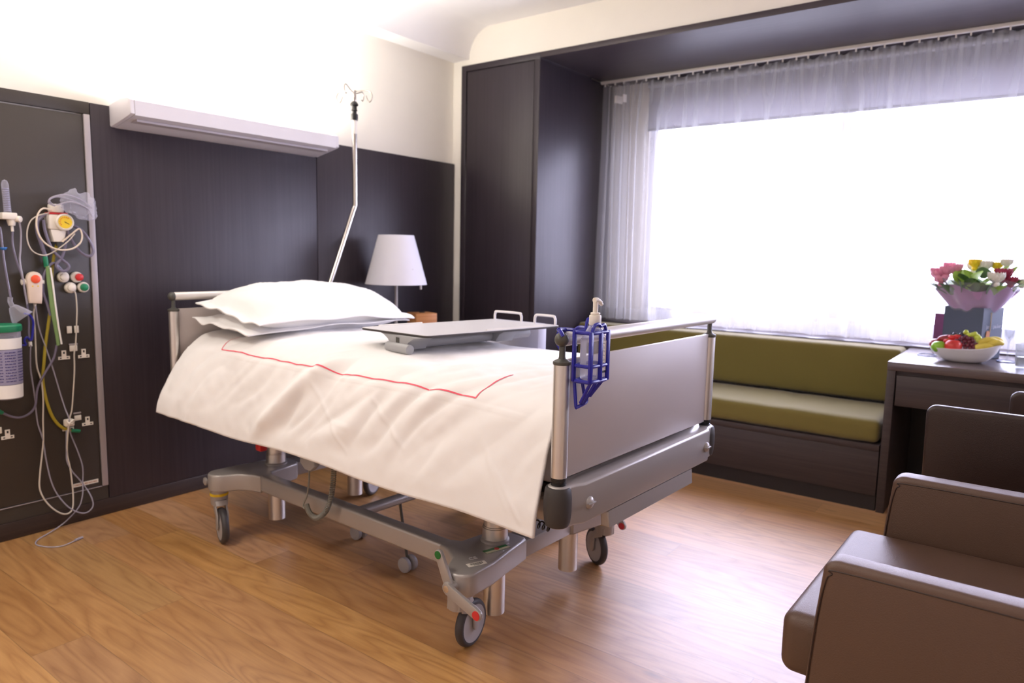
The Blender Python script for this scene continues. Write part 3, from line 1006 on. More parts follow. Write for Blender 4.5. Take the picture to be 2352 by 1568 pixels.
hang('lilac_hose', 'lilac hose curving from the small loop down beside the handset', 'hose',
     [(1.250, 1.090, 3.264), (1.218, 1.123), (1.193, 1.106), (1.174, 1.063), (1.170, 1.012), (1.176, 0.98), (1.184, 0.947), (1.192, 0.910)], 0.0052, LILAC_TB, y=3.258)


def packf(u, v):
    P = [(1.189, 1.112), (1.193, 1.045), (1.199, 0.990), (1.201, 0.939), (1.206, 0.87), (1.212, 0.786)]
    s = v * (len(P) - 1)
    i = min(int(s), len(P) - 2)
    q = s - i
    x = P[i][0] + (P[i + 1][0] - P[i][0]) * q
    z = P[i][1] + (P[i + 1][1] - P[i][1]) * q
    wd = 0.010 * (0.7 + 0.5 * sin(pi * min(1, v * 1.1)))
    a = 2 * pi * u
    return Vector((x + wd * cos(a), 3.250 + 0.006 * sin(a), z + 0.002 * cos(a)))


o = MB().grid(packf, 16, 24, closed_u=True).build('catheter_packet', mat('green_packet_film', rgb(118, 148, 92), 0.35), None)
tag(o, 'long thin green packet hanging beside the yellow hose', 'packet')
MB().tube([(1.196, 3.242, 1.105), (1.202, 3.242, 1.03), (1.207, 3.242, 0.95), (1.213, 3.242, 0.87), (1.221, 3.242, 0.79)], 0.0036, seg=8).build('white_edge', WHITE_PL, o, label='white packet edge')
hang('oxygen_tube', 'clear tube dropping from the flowmeter spigot past the handset', 'tube',
     [(1.076, 1.248, 3.255), (1.075, 1.195), (1.085, 1.13), (1.099, 1.07), (1.107, 0.994), (1.111, 0.961), (1.114, 0.893), (1.111, 0.843), (1.112, 0.799, 3.255)], 0.0036, LILAC_TB, y=3.258,
     extra=[('white_joint', MB().cyl((1.112, 3.256, 0.808), (1.113, 3.256, 0.790), 0.0062), WHITE_PL, 'white joint')])
hang('oxygen_tube', 'clear tube bowing out from the flowmeter knob towards the handset', 'tube',
     [(1.096, 1.286, 3.24), (1.103, 1.244), (1.098, 1.179), (1.093, 1.13), (1.101, 1.054), (1.104, 1.01), (1.109, 0.960)], 0.0032, CLEAR_TB, y=3.250)
hang('oxygen_tube', 'lilac tube with a blue clip leading down into the mask', 'tube',
     [(1.036, 1.262, 3.26), (1.039, 1.242), (1.041, 1.188), (1.045, 1.113), (1.053, 1.032), (1.053, 0.990, 3.25)], 0.0040, LILAC_TB, y=3.262,
     extra=[('blue_clip', MB().lathe([(0.012, 0), (0.012, 0.004), (0.007, 0.010), (0, 0.010)], (1.044, 3.262, 1.184), (0.05, 0, -1), 18), mat('sky_blue_plastic', rgb(52, 120, 196), 0.4), 'blue clip')])
hang('canister_hose', 'grey lilac hose sagging from a green end below the canister', 'hose',
     [(0.972, 0.560), (0.985, 0.545), (1.007, 0.530), (1.033, 0.513), (1.062, 0.504), (1.094, 0.513), (1.118, 0.541), (1.128, 0.601), (1.143, 0.641), (1.171, 0.689), (1.197, 0.732), (1.211, 0.785)], 0.0046, mat('grey_lilac_hose', rgb(112, 104, 122), 0.45), y=3.264,
     extra=[('green_end', MB().cyl((0.966, 3.264, 0.566), (1.005, 3.264, 0.531), 0.0072, bev=0.002), GREEN_PL, 'green hose end')])
t = thing('power_plug', 'white plug with knotted cables in the low socket', 'plug', (1.240, PY - 0.006, 0.448))
MB().box(-0.018, 0.018, -0.030, 0.0, -0.012, 0.018, 0.006).build('plug_body', OFFWHITE, t)
MB().tube([(-0.018, -0.034, 0.022), (-0.010, -0.040, 0.006), (0.002, -0.042, 0.004), (0.012, -0.036, 0.012), (0.004, -0.044, 0.016), (-0.008, -0.040, 0.000), (0.010, -0.036, -0.006)], 0.0042, seg=8).build('cable_knot', OFFWHITE, t)

# ================================================================ THE BED  (own axes: x across, y towards the head, z up)
BED_LOC, BED_RZ = (1.4707, 0.9435, 0.0), -0.0358
BM = Matrix.Translation(BED_LOC) @ Matrix.Rotation(BED_RZ, 4, 'Z')
BWID, BLEN = 0.88, 2.00
bed = thing('hospital_bed', 'adjustable hospital bed on casters with aluminium posts, standing on the oak floor', 'bed', BED_LOC, BED_RZ)


def arc(cx, cy, r, a0, a1, n=6):
    return [(cx + r * cos(radians(a0 + (a1 - a0) * k / n)), cy + r * sin(radians(a0 + (a1 - a0) * k / n))) for k in range(n + 1)]


def end_board(y, name, out, zpost):
    """posts, board, hand rail of one bed end; out = -1 towards the foot, +1 towards the head"""
    for x in (0.0, BWID):
        p_ = MB().cyl((x, y, zpost), (x, y, 0.931), 0.0208, seg=32).build('post', ALU, bed)
        MB().lathe([(0.0198, -0.026), (0.0198, -0.016), (0.0172, -0.015), (0.0172, -0.009), (0.0198, -0.008), (0.0198, 0.0)], (x, y, zpost), (0, 0, 1), 28).build('post_collar', BLACK, p_)
        c = MB()
        c.lathe([(0.0, 0.929), (0.0215, 0.929), (0.0230, 0.932), (0.0225, 0.937), (0.0150, 0.941), (0.0092, 0.944), (0.0078, 0.950), (0.0078, 0.980), (0.0, 0.984)], (x, y, 0), (0, 0, 1), 28)
        c.build('post_cap', GREY_DK, p_)
    MB().box(0.020, BWID - 0.021, y - 0.007, y + 0.007, 0.636, 0.940, 0.002).build(name, PANEL_GR, bed)
    r = MB().cyl((0.002, y, 0.992), (BWID + 0.018, y, 0.992), 0.0175, seg=32, bev=0.006).build('hand_rail', ALU_SAT, bed)
    MB().ball((-0.004, y, 0.992), 0.0182, (0.95, 1, 1), 28).build('rail_end_cap', GREY_DK, r)


end_board(0.0, 'foot_board', -1, 0.642)
end_board(BLEN, 'head_board', 1, 0.60)

# lower foot beam with rubber corner buffers
pl = [(0.0, -0.0285), (0.030, -0.0305), (0.060, -0.044), (BWID - 0.060, -0.044), (BWID - 0.030, -0.0305), (BWID, -0.0285)] + arc(BWID, 0, 0.0285, -90, 90, 8)[1:] + [(BWID - 0.05, 0.030), (BWID - 0.08, 0.022), (0.08, 0.022), (0.05, 0.030)] + arc(0, 0, 0.0285, 90, 270, 8)[:-1]
beam = MB().prism(pl, 0.512, 0.622, 'Z', bev=0.008, seg=3).build('foot_beam', GREY_MET, bed)
for x, s in ((0.0, 1), (BWID, -1)):
    MB().lathe([(0.0300, 0.517), (0.0335, 0.527), (0.0362, 0.556), (0.0362, 0.588), (0.0340, 0.610), (0.0305, 0.618)], (x - s * 0.0015, 0, 0), (0, 0, 1), 28).build('corner_buffer', RUBBER, beam)
for x in (0.078, BWID - 0.078):
    k_ = MB()
    k_.lathe([(0.0165, 0), (0.0165, 0.003), (0.013, 0.008), (0.005, 0.0105), (0, 0.011)], (x, -0.0435, 0.565), (0, -1, 0), 24)
    k_.box(x - 0.0165, x + 0.0165, -0.0560, -0.0480, 0.5628, 0.5672, 0.001)
    k_.build('turn_bolt', GREY_MET, beam)
MB().prism([(-0.046, 0.466), (-0.018, 0.466), (-0.014, 0.512), (-0.042, 0.512)], 0.180, 0.705, 'X', bev=0.006, seg=3).build('lower_bar', GREY_MET, bed)
b = MB()
b.box(0.02, 0.86, 1.955, 1.985, 0.52, 0.60, 0.006)
b.build('head_beam', GREY_MET, bed)

# mattress deck
fr = MB()
for x in (0.075, 0.775):
    fr.box(x, x + 0.03, 0.03, 1.96, 0.535, 0.585, 0.004)
for k in range(11):
    fr.box(0.105, 0.775, 0.10 + k * 0.175, 0.20 + k * 0.175, 0.560, 0.580, 0.003)
fr.build('deck_frame', BLACK, bed)
sp_ = []
for k in range(70):
    a = k * pi / 5
    sp_.append((0.055 + 0.010 * cos(a), 0.055 + 0.0016 * k, 0.475 + 0.010 * sin(a)))
MB().tube(sp_, 0.0022, seg=6, smooth=2).build('coil_spring', BLACK, bed)
MB().box(0.030, 0.085, 0.045, 0.110, 0.500, 0.560, 0.006).build('deck_bracket', GREY_MET, bed)

# base frame
CX = 0.43   # middle of the base


def mirror(P, mxx, myy):
    Q = [((2 * CX - x) if mxx else x, (2.0 - y) if myy else y) for x, y in P]
    return Q[::-1] if (mxx != myy) else Q


CAST = arc(0.008, 0.332, 0.050, 115, 285, 9) + [(0.10, 0.288), (0.17, 0.302), (0.295, 0.322), (0.305, 0.335), (0.305, 0.425)] + [(0.285, 0.450), (0.215, 0.462), (0.150, 0.470), (0.138, 0.500), (0.082, 0.500), (0.070, 0.455), (0.040, 0.405)]
for my in (False, True):
    for mx_ in (False, True):
        c = MB().prism(mirror(CAST, mx_, my), 0.226, 0.298, 'Z', bev=0.009, seg=3).build('base_casting', GREY_MET, bed)
        px, py = mirror([(0.222, 0.392)], mx_, my)[0]
        k_ = MB()
        k_.lathe([(0.046, 0.296), (0.046, 0.304), (0.040, 0.309)], (px, py, 0), (0, 0, 1), 28)
        k_.build('column_collar', GREY_MET, c)
        k_ = MB()
        k_.lathe([(0.0405, 0.300), (0.0405, 0.344), (0.0385, 0.345), (0.0385, 0.349), (0.0365, 0.350), (0.0365, 0.54)], (px, py, 0), (0, 0, 1), 28)
        col = k_.build('lift_column', ALU, bed)
        MB().cyl((px, py, 0.060), (px, py, 0.228), 0.0345, seg=28).build('column_tube', ALU, col)
    yb = 2.0 - 0.372 if my else 0.372
    MB().box(0.300, 2 * CX - 0.300, yb - 0.042, yb + 0.042, 0.228, 0.288, 0.008).build('cross_beam', GREY_MET, bed)
for x in (0.110, 2 * CX - 0.110):
    MB().box(x - 0.026, x + 0.026, 0.490, 1.510, 0.231, 0.297, 0.009, 3).build('side_rail', GREY_MET, bed)
MB().cyl((0.13, 0.955, 0.272), (0.73, 0.945, 0.272), 0.020).build('cross_tube', GREY_MET, bed)
for x, y in ((0.222, 0.392), (0.638, 0.392), (0.222, 1.608), (0.638, 1.608)):
    pass
MB().box(0.22, 0.64, 0.30, 0.48, 0.520, 0.556, 0.006).build('lift_beam', GREY_MET, bed)
MB().box(0.22, 0.64, 1.52, 1.70, 0.520, 0.556, 0.006).build('lift_beam', GREY_MET, bed)
for x, y in ((0.325, 0.905), (0.400, 1.285)):
    c = MB()
    for dx in (-0.017, 0.017):
        c.lathe([(0.020, -0.010), (0.0285, -0.007), (0.0300, 0.0), (0.0285, 0.007), (0.020, 0.010)], (x + dx, y, 0.0302), (1, 0.05, 0.0), 24)
    c = c.build('steering_wheel', HUB, bed)
    MB().tube([(x, y, 0.030), (x, y + 0.012, 0.09), (x, 0.950, 0.262)], 0.0055, seg=8, smooth=0).build('wheel_bracket', GREY_DK, c)


def caster(px, py, ang, trail, ring):
    """swivel caster: pivot px,py; ang = heading of the rolling direction; trail = offset of the axle"""
    root = MB().lathe([(0.031, 0.150), (0.0335, 0.160), (0.0345, 0.226)], (px, py, 0), (0, 0, 1), 28)
    root = root.build('caster', GREY_MET, bed)
    if ring:
        MB().lathe([(0.0352, 0.190), (0.0362, 0.192), (0.0362, 0.199), (0.0352, 0.201)], (px, py, 0), (0, 0, 1), 28).build('yellow_ring', YEL_PL, root, label='yellow caster ring')
    d = Vector((cos(ang), sin(ang), 0))
    n = Vector((-sin(ang), cos(ang), 0))
    R_ = 0.0735
    wc = Vector((px, py, R_)) + d * trail
    q = Matrix.Translation((px, py, 0)) @ Matrix.Rotation(ang, 4, 'Z')
    # fork: one slim leg on either side of the wheel, under a rounded hood
    q = q
    hd = MB()
    for sgn in (-1, 1):
        P = [(-0.010, 0.168), (0.020, 0.168), (trail + 0.014, 0.120), (trail + 0.014, R_ - 0.004)] + [(trail + 0.014 * cos(radians(-180 * k / 8)), R_ - 0.004 + 0.014 * sin(radians(-180 * k / 8))) for k in range(1, 8)] + [(trail - 0.014, R_ - 0.004), (trail - 0.016, 0.112), (-0.010, 0.140)]
        hd.prism(P, sgn * 0.0205 - 0.0035, sgn * 0.0205 + 0.0035, 'Y', bev=0.002, mx=q)
    hd.prism([(-0.028, 0.152), (0.034, 0.152), (0.050, 0.158), (0.040, 0.176), (-0.028, 0.176)], -0.024, 0.024, 'Y', bev=0.004, mx=q)
    hd.build('fork', GREY_MET, root)
    prof = []
    for k in range(13):
        a = -pi / 2 + pi * k / 12
        prof.append((R_ - 0.012 + 0.012 * cos(a), 0.0140 * sin(a)))
    w_ = MB().lathe([(0.058, -0.0140)] + prof + [(0.058, 0.0140)], wc, n, 40, loop=True).build('tyre', TYRE, root)
    MB().lathe([(0.0, -0.0125), (0.024, -0.0145), (0.040, -0.0118), (0.0585, -0.0135), (0.0585, 0.0135), (0.040, 0.0118), (0.024, 0.0145), (0, 0.0125)], wc, n, 36).build('wheel_disc', HUB, w_)
    return root


caster(0.038, 0.375, radians(8), 0.066, False)
caster(0.020, 1.710, radians(-107), 0.045, True)
caster(0.826, 0.350, radians(61), 0.062, True)
caster(0.850, 1.690, radians(200), 0.060, True)


def pedal(x, pv, up_, dn, s, far=False):
    """two-armed brake lever beside the casting: pivot, green end, red end as (y, z)"""
    def lev(a, b, wa, wb):
        a, b = Vector(a), Vector(b)
        d = (b - a).normalized()
        n = Vector((-d.y, d.x))
        out = [tuple(a + n * wa), tuple(b + n * wb)]
        for k in range(1, 8):
            an = pi / 2 - pi * k / 8
            out.append(tuple(b + d * wb * cos(an) + n * wb * sin(an)))
        return out + [tuple(b - n * wb), tuple(a - n * wa)]
    lv = MB()
    lv.prism(lev(pv, up_, 0.017, 0.0145), x - 0.006, x + 0.006, 'X', bev=0.003)
    lv.prism(lev(pv, dn, 0.017, 0.0165), x - 0.010 * s - 0.006, x - 0.010 * s + 0.006, 'X', bev=0.003)
    lv.cyl((x - s * 0.014, pv[0], pv[1]), (x + s * 0.050, pv[0], pv[1]), 0.0185, bev=0.004)
    lv = lv.build('brake_pedal', GREY_MET, bed)
    MB().lathe([(0.0115, 0), (0.0115, 0.002), (0, 0.0025)], (x - s * 0.006, up_[0], up_[1]), (-s, 0, 0), 24).build('green_mark', GREEN_DK, lv)
    MB().lathe([(0.0130, 0), (0.0130, 0.002), (0, 0.0025)], (x - s * 0.016, dn[0], dn[1]), (-s, 0, 0), 24).build('red_mark', RED_PL, lv)
    MB().lathe([(0.010, 0), (0.010, 0.002), (0.005, 0.003), (0, 0.003)], (x - s * 0.014, pv[0], pv[1]), (-s, 0, 0), 20).build('pivot_screw', STEEL, lv)


pedal(-0.052, (0.326, 0.262), (0.368, 0.347), (0.212, 0.223), 1)
pedal(0.930, (0.400, 0.255), (0.450, 0.320), (0.330, 0.155), 1)
for x, y in ((0.012, 1.71),):
    MB().lathe([(0.016, 0), (0.016, 0.006), (0.010, 0.009), (0, 0.009)], (x - 0.048, y - 0.005, 0.262), (-1, 0.1, 0), 20).build('pivot_cap', GREY_MET, bed)

# stickers on the near foot casting
g_ = MB().box(-0.044, 0.044, -0.013, 0.013, 0.0, 0.0006, mx=Matrix.Translation((0.170, 0.342, 0.2982)) @ Matrix.Rotation(radians(-14), 4, 'Z')).build('green_sticker', GREEN_DK, bed, label='green and cream sticker on the casting')
MB().box(-0.044, 0.044, -0.013, -0.001, 0.0006, 0.0009, mx=Matrix.Translation((0.170, 0.342, 0.2982)) @ Matrix.Rotation(radians(-14), 4, 'Z')).build('cream_band', mat('cream_sticker', rgb(206, 204, 170), 0.6), g_)
MB().lathe([(0.008, 0), (0.008, 0.0004), (0, 0.0004)], (0.172, 0.343, 0.2989), (0, 0, 1), 16).build('red_dot', RED_PL, g_)
mxs = Matrix.Translation((0.052, 0.318, 0.2982)) @ Matrix.Rotation(radians(-22), 4, 'Z')
b_ = MB().box(-0.030, 0.030, -0.011, 0.011, 0, 0.0006, mx=mxs).build('barcode_sticker', OFFWHITE, bed, label='small white barcode sticker')
k_ = MB()
for k in range(18):
    k_.box(-0.020 + k * 0.0023, -0.020 + k * 0.0023 + (0.0008, 0.0015, 0.0011)[k % 3], -0.003, 0.0075, 0.0006, 0.0008, mx=mxs)
k_.box(-0.012, 0.014, -0.0075, -0.005, 0.0006, 0.0008, mx=mxs)
k_.build('bar_line', BLACK, b_)
text_mesh('ce_mark', 'CE', 0.022, mat('pale_print', rgb(206, 202, 198), 0.6), bed, Matrix.Translation((0.073, 0.352, 0.2985)) @ Matrix.Rotation(radians(-22), 4, 'Z'))
MB().box(0.075, 0.110, 1.485, 1.525, 0.400, 0.50, 0.008, mx=None).build('release_handle', RED_PL, bed, label='red release handle under the deck')
crl = []
for k in range(120):
    a = k * pi / 4
    crl.append((0.20 + 0.012 * cos(a), 1.62 + 0.0022 * k, 0.50 - 0.05 * sin(pi * k / 119) + 0.012 * sin(a)))
MB().tube(crl, 0.0035, seg=6, smooth=1).build('power_lead', BLACK, bed)

# mattress (mostly hidden under the duvet)
o = MB().box(0.055, 0.825, 0.035, 1.965, 0.590, 0.775, 0.03, 3).build('mattress', mat('pale_mattress_cover', rgb(206, 204, 206), 0.7), None)
o.matrix_world = BM
tag(o, 'pale mattress lying on the hospital bed under the duvet', 'mattress')

# ---------------------------------------------------------------- duvet
NEAR = [(-0.052, 0.492), (-0.045, 0.545), (-0.033, 0.600), (-0.015, 0.662), (0.004, 0.722), (0.026, 0.775), (0.060, 0.812), (0.120, 0.836), (0.22, 0.848), (0.36, 0.856), (0.50, 0.856), (0.64, 0.850), (0.75, 0.838), (0.815, 0.818), (0.850, 0.786), (0.868, 0.735), (0.878, 0.66), (0.886, 0.58), (0.892, 0.53)]


def catmull(P, t):
    s = t * (len(P) - 1)
    i = min(int(s), len(P) - 2)
    u = s - i
    p0 = P[i - 1] if i > 0 else (2 * P[0][0] - P[1][0], 2 * P[0][1] - P[1][1])
    p1, p2 = P[i], P[i + 1]
    p3 = P[i + 2] if i + 2 < len(P) else (2 * P[-1][0] - P[-2][0], 2 * P[-1][1] - P[-2][1])
    return [0.5 * ((2 * p1[k]) + (p2[k] - p0[k]) * u + (2 * p0[k] - 5 * p1[k] + 4 * p2[k] - p3[k]) * u * u + (3 * p1[k] - p0[k] - 3 * p2[k] + p3[k]) * u ** 3) for k in (0, 1)]


_L = [0.0]
_N = 400
_pts = [catmull(NEAR, i / _N) for i in range(_N + 1)]
for a, b in zip(_pts, _pts[1:]):
    _L.append(_L[-1] + math.dist(a, b))
PLEN = _L[-1]


def prof_at(s):
    d = s * PLEN
    lo, hi = 0, _N
    while hi - lo > 1:
        m_ = (lo + hi) // 2
        if _L[m_] <= d:
            lo = m_
        else:
            hi = m_
    q = (d - _L[lo]) / max(1e-9, _L[hi] - _L[lo])
    return [_pts[lo][k] + (_pts[hi][k] - _pts[lo][k]) * q for k in (0, 1)]


Y0, Y1 = 0.040, 1.955


def fold(v, c, w_):
    return math.exp(-((v - c) / w_) ** 2)


def duvet0(s, v):
    y = Y0 + (Y1 - Y0) * v
    x, z = prof_at(s)
    d = s * PLEN                      # distance from the near hem
    side = 1 - sm(0.28, 0.46, d)      # 1 on the hanging side
    far = sm(PLEN - 0.36, PLEN - 0.24, d)
    top = (1 - side) * (1 - far)
    # flare at the head end, a little at the foot
    hf = sm(1.45, 1.95, y)
    x -= 0.058 * hf * side * sm(0.42, 0.0, d) - 0.050 * hf * sm(0.18, 0.5, d) * side
    z += 0.022 * hf * side * sm(0.3, 0, d)
    z -= 0.012 * sm(0.40, 0.05, y) * side
    # hem line wavers a little
    hem_ = sm(0.16, 0.0, d)
    z += hem_ * (0.006 * sin(y * 7 + 0.5) + 0.006 * noise.noise(Vector((y * 3, 2, 1))))
    # puffs and wrinkles
    n = 0.0
    n += 0.012 * top * noise.noise(Vector((x * 3.0 + 4, y * 2.2, 0)))
    n += 0.005 * top * noise.noise(Vector((x * 7.0, y * 6, 3)))
    q = y * 0.80 + d * 0.72            # diagonal drag lines falling towards the head-side hem
    wq = q + 0.09 * noise.noise(Vector((y * 2.5, d * 3, 5)))
    band = side * sm(0.02, 0.14, d) * (0.35 + 0.65 * sm(0.15, 0.55, y)) * (1 - 0.45 * sm(1.35, 1.75, y))
    r1 = noise.noise(Vector((wq * 9.5, (y - d) * 2.2, 11)))
    r2 = noise.noise(Vector((wq * 22.0, (y - d) * 3.5, 17)))
    n += band * (0.013 * (abs(r1) * 2 - 0.5) + 0.004 * r2)
    # soft rumples spreading over the edge on to the top
    n += 0.006 * sm(0.28, 0.40, d) * sm(0.75, 0.45, d) * (abs(noise.noise(Vector((y * 9 + d * 6, d * 2.5, 23)))) * 2 - 0.4)
    n += 0.0016 * noise.noise(Vector((y * 24, d * 24, 31)))
    # the large fold under the middle of the side
    f1 = fold(q, 1.060 + 0.03 * noise.noise(Vector((d * 4, 0, 3))), 0.038) * side * sm(0.0, 0.10, d)
    f2 = fold(q, 0.985, 0.040) * side * sm(0.0, 0.10, d)
    n += 0.024 * f1 - 0.016 * f2
    f3 = fold(y * 0.9 - (0.34 - d) * 0.5, 0.62, 0.045) * side * sm(0.05, 0.15, d)
    n += 0.010 * f3
    # vertical gathers near the head
    n += 0.008 * hf * side * noise.noise(Vector((y * 13, d * 1.6, 41))) * sm(0.30, 0.05, d)
    # ironed creases
    for (ya, da, yb, db) in ((1.05, 0.26, 0.80, 0.07), (0.72, 0.25, 0.55, 0.13), (0.245, 0.20, 0.13, 0.05), (0.185, 0.14, 0.085, 0.03), (0.90, 0.15, 0.80, 0.145)):
        ax, ay = yb - ya, db - da
        L2 = ax * ax + ay * ay
        tt = max(0, min(1, ((y - ya) * ax + (d - da) * ay) / L2))
        dist = math.hypot(y - ya - ax * tt, d - da - ay * tt)
        n += 0.0024 * math.exp(-(dist / 0.006) ** 2)
    n += 0.0022 * math.exp(-((d - 0.300) / 0.004) ** 2) * sm(0.05, 0.2, y)
    return x, y, z, n, d


def nrm_of(s):
    a, b = prof_at(max(0, s - 0.01)), prof_at(min(1, s + 0.01))
    tx, tz = b[0] - a[0], b[1] - a[1]
    l = math.hypot(tx, tz)
    return -tz / l, tx / l


def duvet(s, v, off=0.0):
    x, y, z, n, d = duvet0(s, v)
    nx, nz = nrm_of(s)
    n += off
    return Vector((x + nx * n, y, z + nz * n))


du = thing('duvet', 'white cotton duvet with a coral piped rectangle, spread over the hospital bed', 'duvet', BED_LOC, BED_RZ)
cov = MB().grid(lambda u, v: duvet(u, v), 190, 300).build('duvet_cover', LIN, du, angle=180, weld=False)
md = cov.modifiers.new('thickness', 'SOLIDIFY')
md.thickness = 0.010
md.offset = -1.0
SL = 0.318 / PLEN
VA, VB = (0.318 - Y0) / (Y1 - Y0), (1.700 - Y0) / (Y1 - Y0)


def ribbon(path, n, wdt, name):
    def f(u, v):
        i = u
        s, vv = path(i)
        s2, v2 = path(min(1, i + 0.004))
        s1, v1 = path(max(0, i - 0.004))
        ds, dv = (s2 - s1) * PLEN, (v2 - v1) * (Y1 - Y0)
        l = math.hypot(ds, dv) or 1
        o_ = (v - 0.5) * wdt
        return duvet(s - dv / l * o_ / PLEN * -1, vv - ds / l * o_ / (Y1 - Y0), 0.0013)
    return MB().grid(f, n, 2).build(name, REDLINE, du, angle=180, weld=False, label='coral red piping line')


ribbon(lambda u: (SL + 0.0018 * sin(u * 37) * 0.5, VA + (VB - VA) * u), 420, 0.0046, 'piping')
ribbon(lambda u: (SL + (0.155 / PLEN) * u, VA - 0.010 * u), 60, 0.0042, 'piping')
ribbon(lambda u: (SL + (0.150 / PLEN) * u, VB + 0.012 * u), 60, 0.0036, 'piping')


# ---------------------------------------------------------------- pillows
def pillow(name, lab, cx, cy, cz, sx, sy, th, tilt, roll, rz, seed, flange, sag):
    n, m = 64, 44

    def f(side):
        def g(u, v):
            a, b = u * 2 - 1, v * 2 - 1
            fa, fb = flange / sx, flange / sy
            ia, ib = min(1, abs(a) / (1 - fa)), min(1, abs(b) / (1 - fb))
            h = ((1 - ia ** 4.0) ** 0.55) * ((1 - ib ** 2.6) ** 0.50)
            pin = 1 - 0.07 * (1 - abs(b)) ** 0.0 * (a * a) * (1 - b * b) - 0.0
            x = a * sx * (1 - 0.045 * (1 - a * a) * 0 - 0.05 * (b * b) * (abs(a) ** 4) * 0.4)
            y = b * sy * (1 - 0.09 * (a * a) * (b * b) * 0.5) * (1 - 0.04 * (1 - b * b))
            crease = fbm(a * 4 + seed, b * 3, side * 2 + seed, 3)
            z = side * th * h * (1 + 0.06 * crease) + 0.0022 * side
            edge = max(sm(1 - fa - 0.03, 1, abs(a)), sm(1 - fb - 0.03, 1, abs(b)))
            z += edge * 0.016 * noise.noise(Vector((a * 2.2 + seed, b * 2.2, 3.3)))
            near = sm(0.55, 0.95, -a)
            z += near * 0.014 * noise.noise(Vector((b * 2.6 + a * 2, a * 2, seed))) * (min(1, h * 1.6) * side + (1 - min(1, h * 1.6)))
            z += side * h * 0.008 * (abs(noise.noise(Vector((a * 6 + b * 5, b * 2.0, seed + 9)))) * 2 - 0.4)
            z -= sag * (a * a) * 0.6 + sag * 0.4 * b * b
            return Vector((x, y, z))
        return g
    b = MB()
    b.grid(f(1), n, m)
    b.grid(f(-1), n, m)
    bmesh.ops.remove_doubles(b.bm, verts=b.bm.verts[:], dist=0.006 if False else 0.0001)
    # close the flange rim
    eds = [e for e in b.bm.edges if e.is_boundary]
    try:
        bmesh.ops.bridge_loops(b.bm, edges=eds)
    except Exception:
        pass
    bmesh.ops.recalc_face_normals(b.bm, faces=b.bm.faces[:])
    o = b.build(name, LIN_P, None, angle=70, weld=False)
    o.matrix_world = BM @ Matrix.Translation((cx, cy, cz)) @ Matrix.Rotation(rz, 4, 'Z') @ Matrix.Rotation(tilt, 4, 'X') @ Matrix.Rotation(roll, 4, 'Y')
    return tag(o, lab, 'pillow')


pillow('pillow', 'lower white pillow lying flat on the duvet at the bed head', 0.475, 1.735, 0.893, 0.425, 0.235, 0.050, radians(3), 0.0, radians(-1), 2.0, 0.045, 0.010)
pillow('pillow', 'upper plump white pillow resting on top of the flat one', 0.492, 1.718, 0.958, 0.425, 0.250, 0.092, radians(8), radians(1), radians(1), 5.0, 0.040, 0.034)

# ---------------------------------------------------------------- hand control hanging under the deck, with its coiled cord
t = thing('bed_control', 'grey hand control with coiled cord hanging below the duvet hem', 'remote control', BED_LOC, BED_RZ)
MB().prism([(1.100, 0.50), (1.186, 0.53), (1.190, 0.425), (1.160, 0.404), (1.128, 0.404), (1.102, 0.425)], 0.052, 0.078, 'X', bev=0.006).build('control_body', PLAST_GR, t)
MB().tube([(0.064, 1.148, 0.405), (0.060, 1.145, 0.36), (0.055, 1.150, 0.31), (0.050, 1.160, 0.285), (0.046, 1.162, 0.268), (0.043, 1.150, 0.262), (0.043, 1.140, 0.272), (0.046, 1.144, 0.281)], 0.0032, seg=8).build('straight_cord', CORDG, t)
path = [(0.046, 1.142, 0.277), (0.042, 1.120, 0.256), (0.042, 1.088, 0.244), (0.044, 1.056, 0.256), (0.048, 1.026, 0.286), (0.054, 1.010, 0.330), (0.058, 1.002, 0.380), (0.060, 0.998, 0.440), (0.060, 0.996, 0.500)]
fine_ = []
for i in range(len(path) - 1):
    p0 = Vector(path[max(i - 1, 0)])
    p1, p2 = Vector(path[i]), Vector(path[i + 1])
    p3 = Vector(path[min(i + 2, len(path) - 1)])
    for k in range(64):
        u = k / 64
        fine_.append(0.5 * ((2 * p1) + (p2 - p0) * u + (2 * p0 - 5 * p1 + 4 * p2 - p3) * u * u + (3 * p1 - p0 - 3 * p2 + p3) * u ** 3))
hel = []
e1 = Vector((1, 0, 0))
for i, p_ in enumerate(fine_):
    d_ = (fine_[min(i + 1, len(fine_) - 1)] - fine_[max(i - 1, 0)]).normalized()
    n_ = (e1 - d_ * e1.dot(d_)).normalized()
    b_ = d_.cross(n_)
    a = i * 2 * pi / 8.0
    hel.append(p_ + (n_ * cos(a) + b_ * sin(a)) * 0.0085)
MB().tube(hel, 0.0020, seg=5, smooth=0).build('coiled_cord', CORDG, t)

# ---------------------------------------------------------------- drip pole in the head corner socket of the bed
t = thing('drip_pole', 'bent steel drip pole with four hooks rising behind the pillows', 'drip pole', (BM @ Vector((0.62, 2.045, 0.56))), BED_RZ)
BMi = Matrix.Translation((-0.62, -2.045, -0.56))


def bp(*p):
    return BMi @ Vector(p)


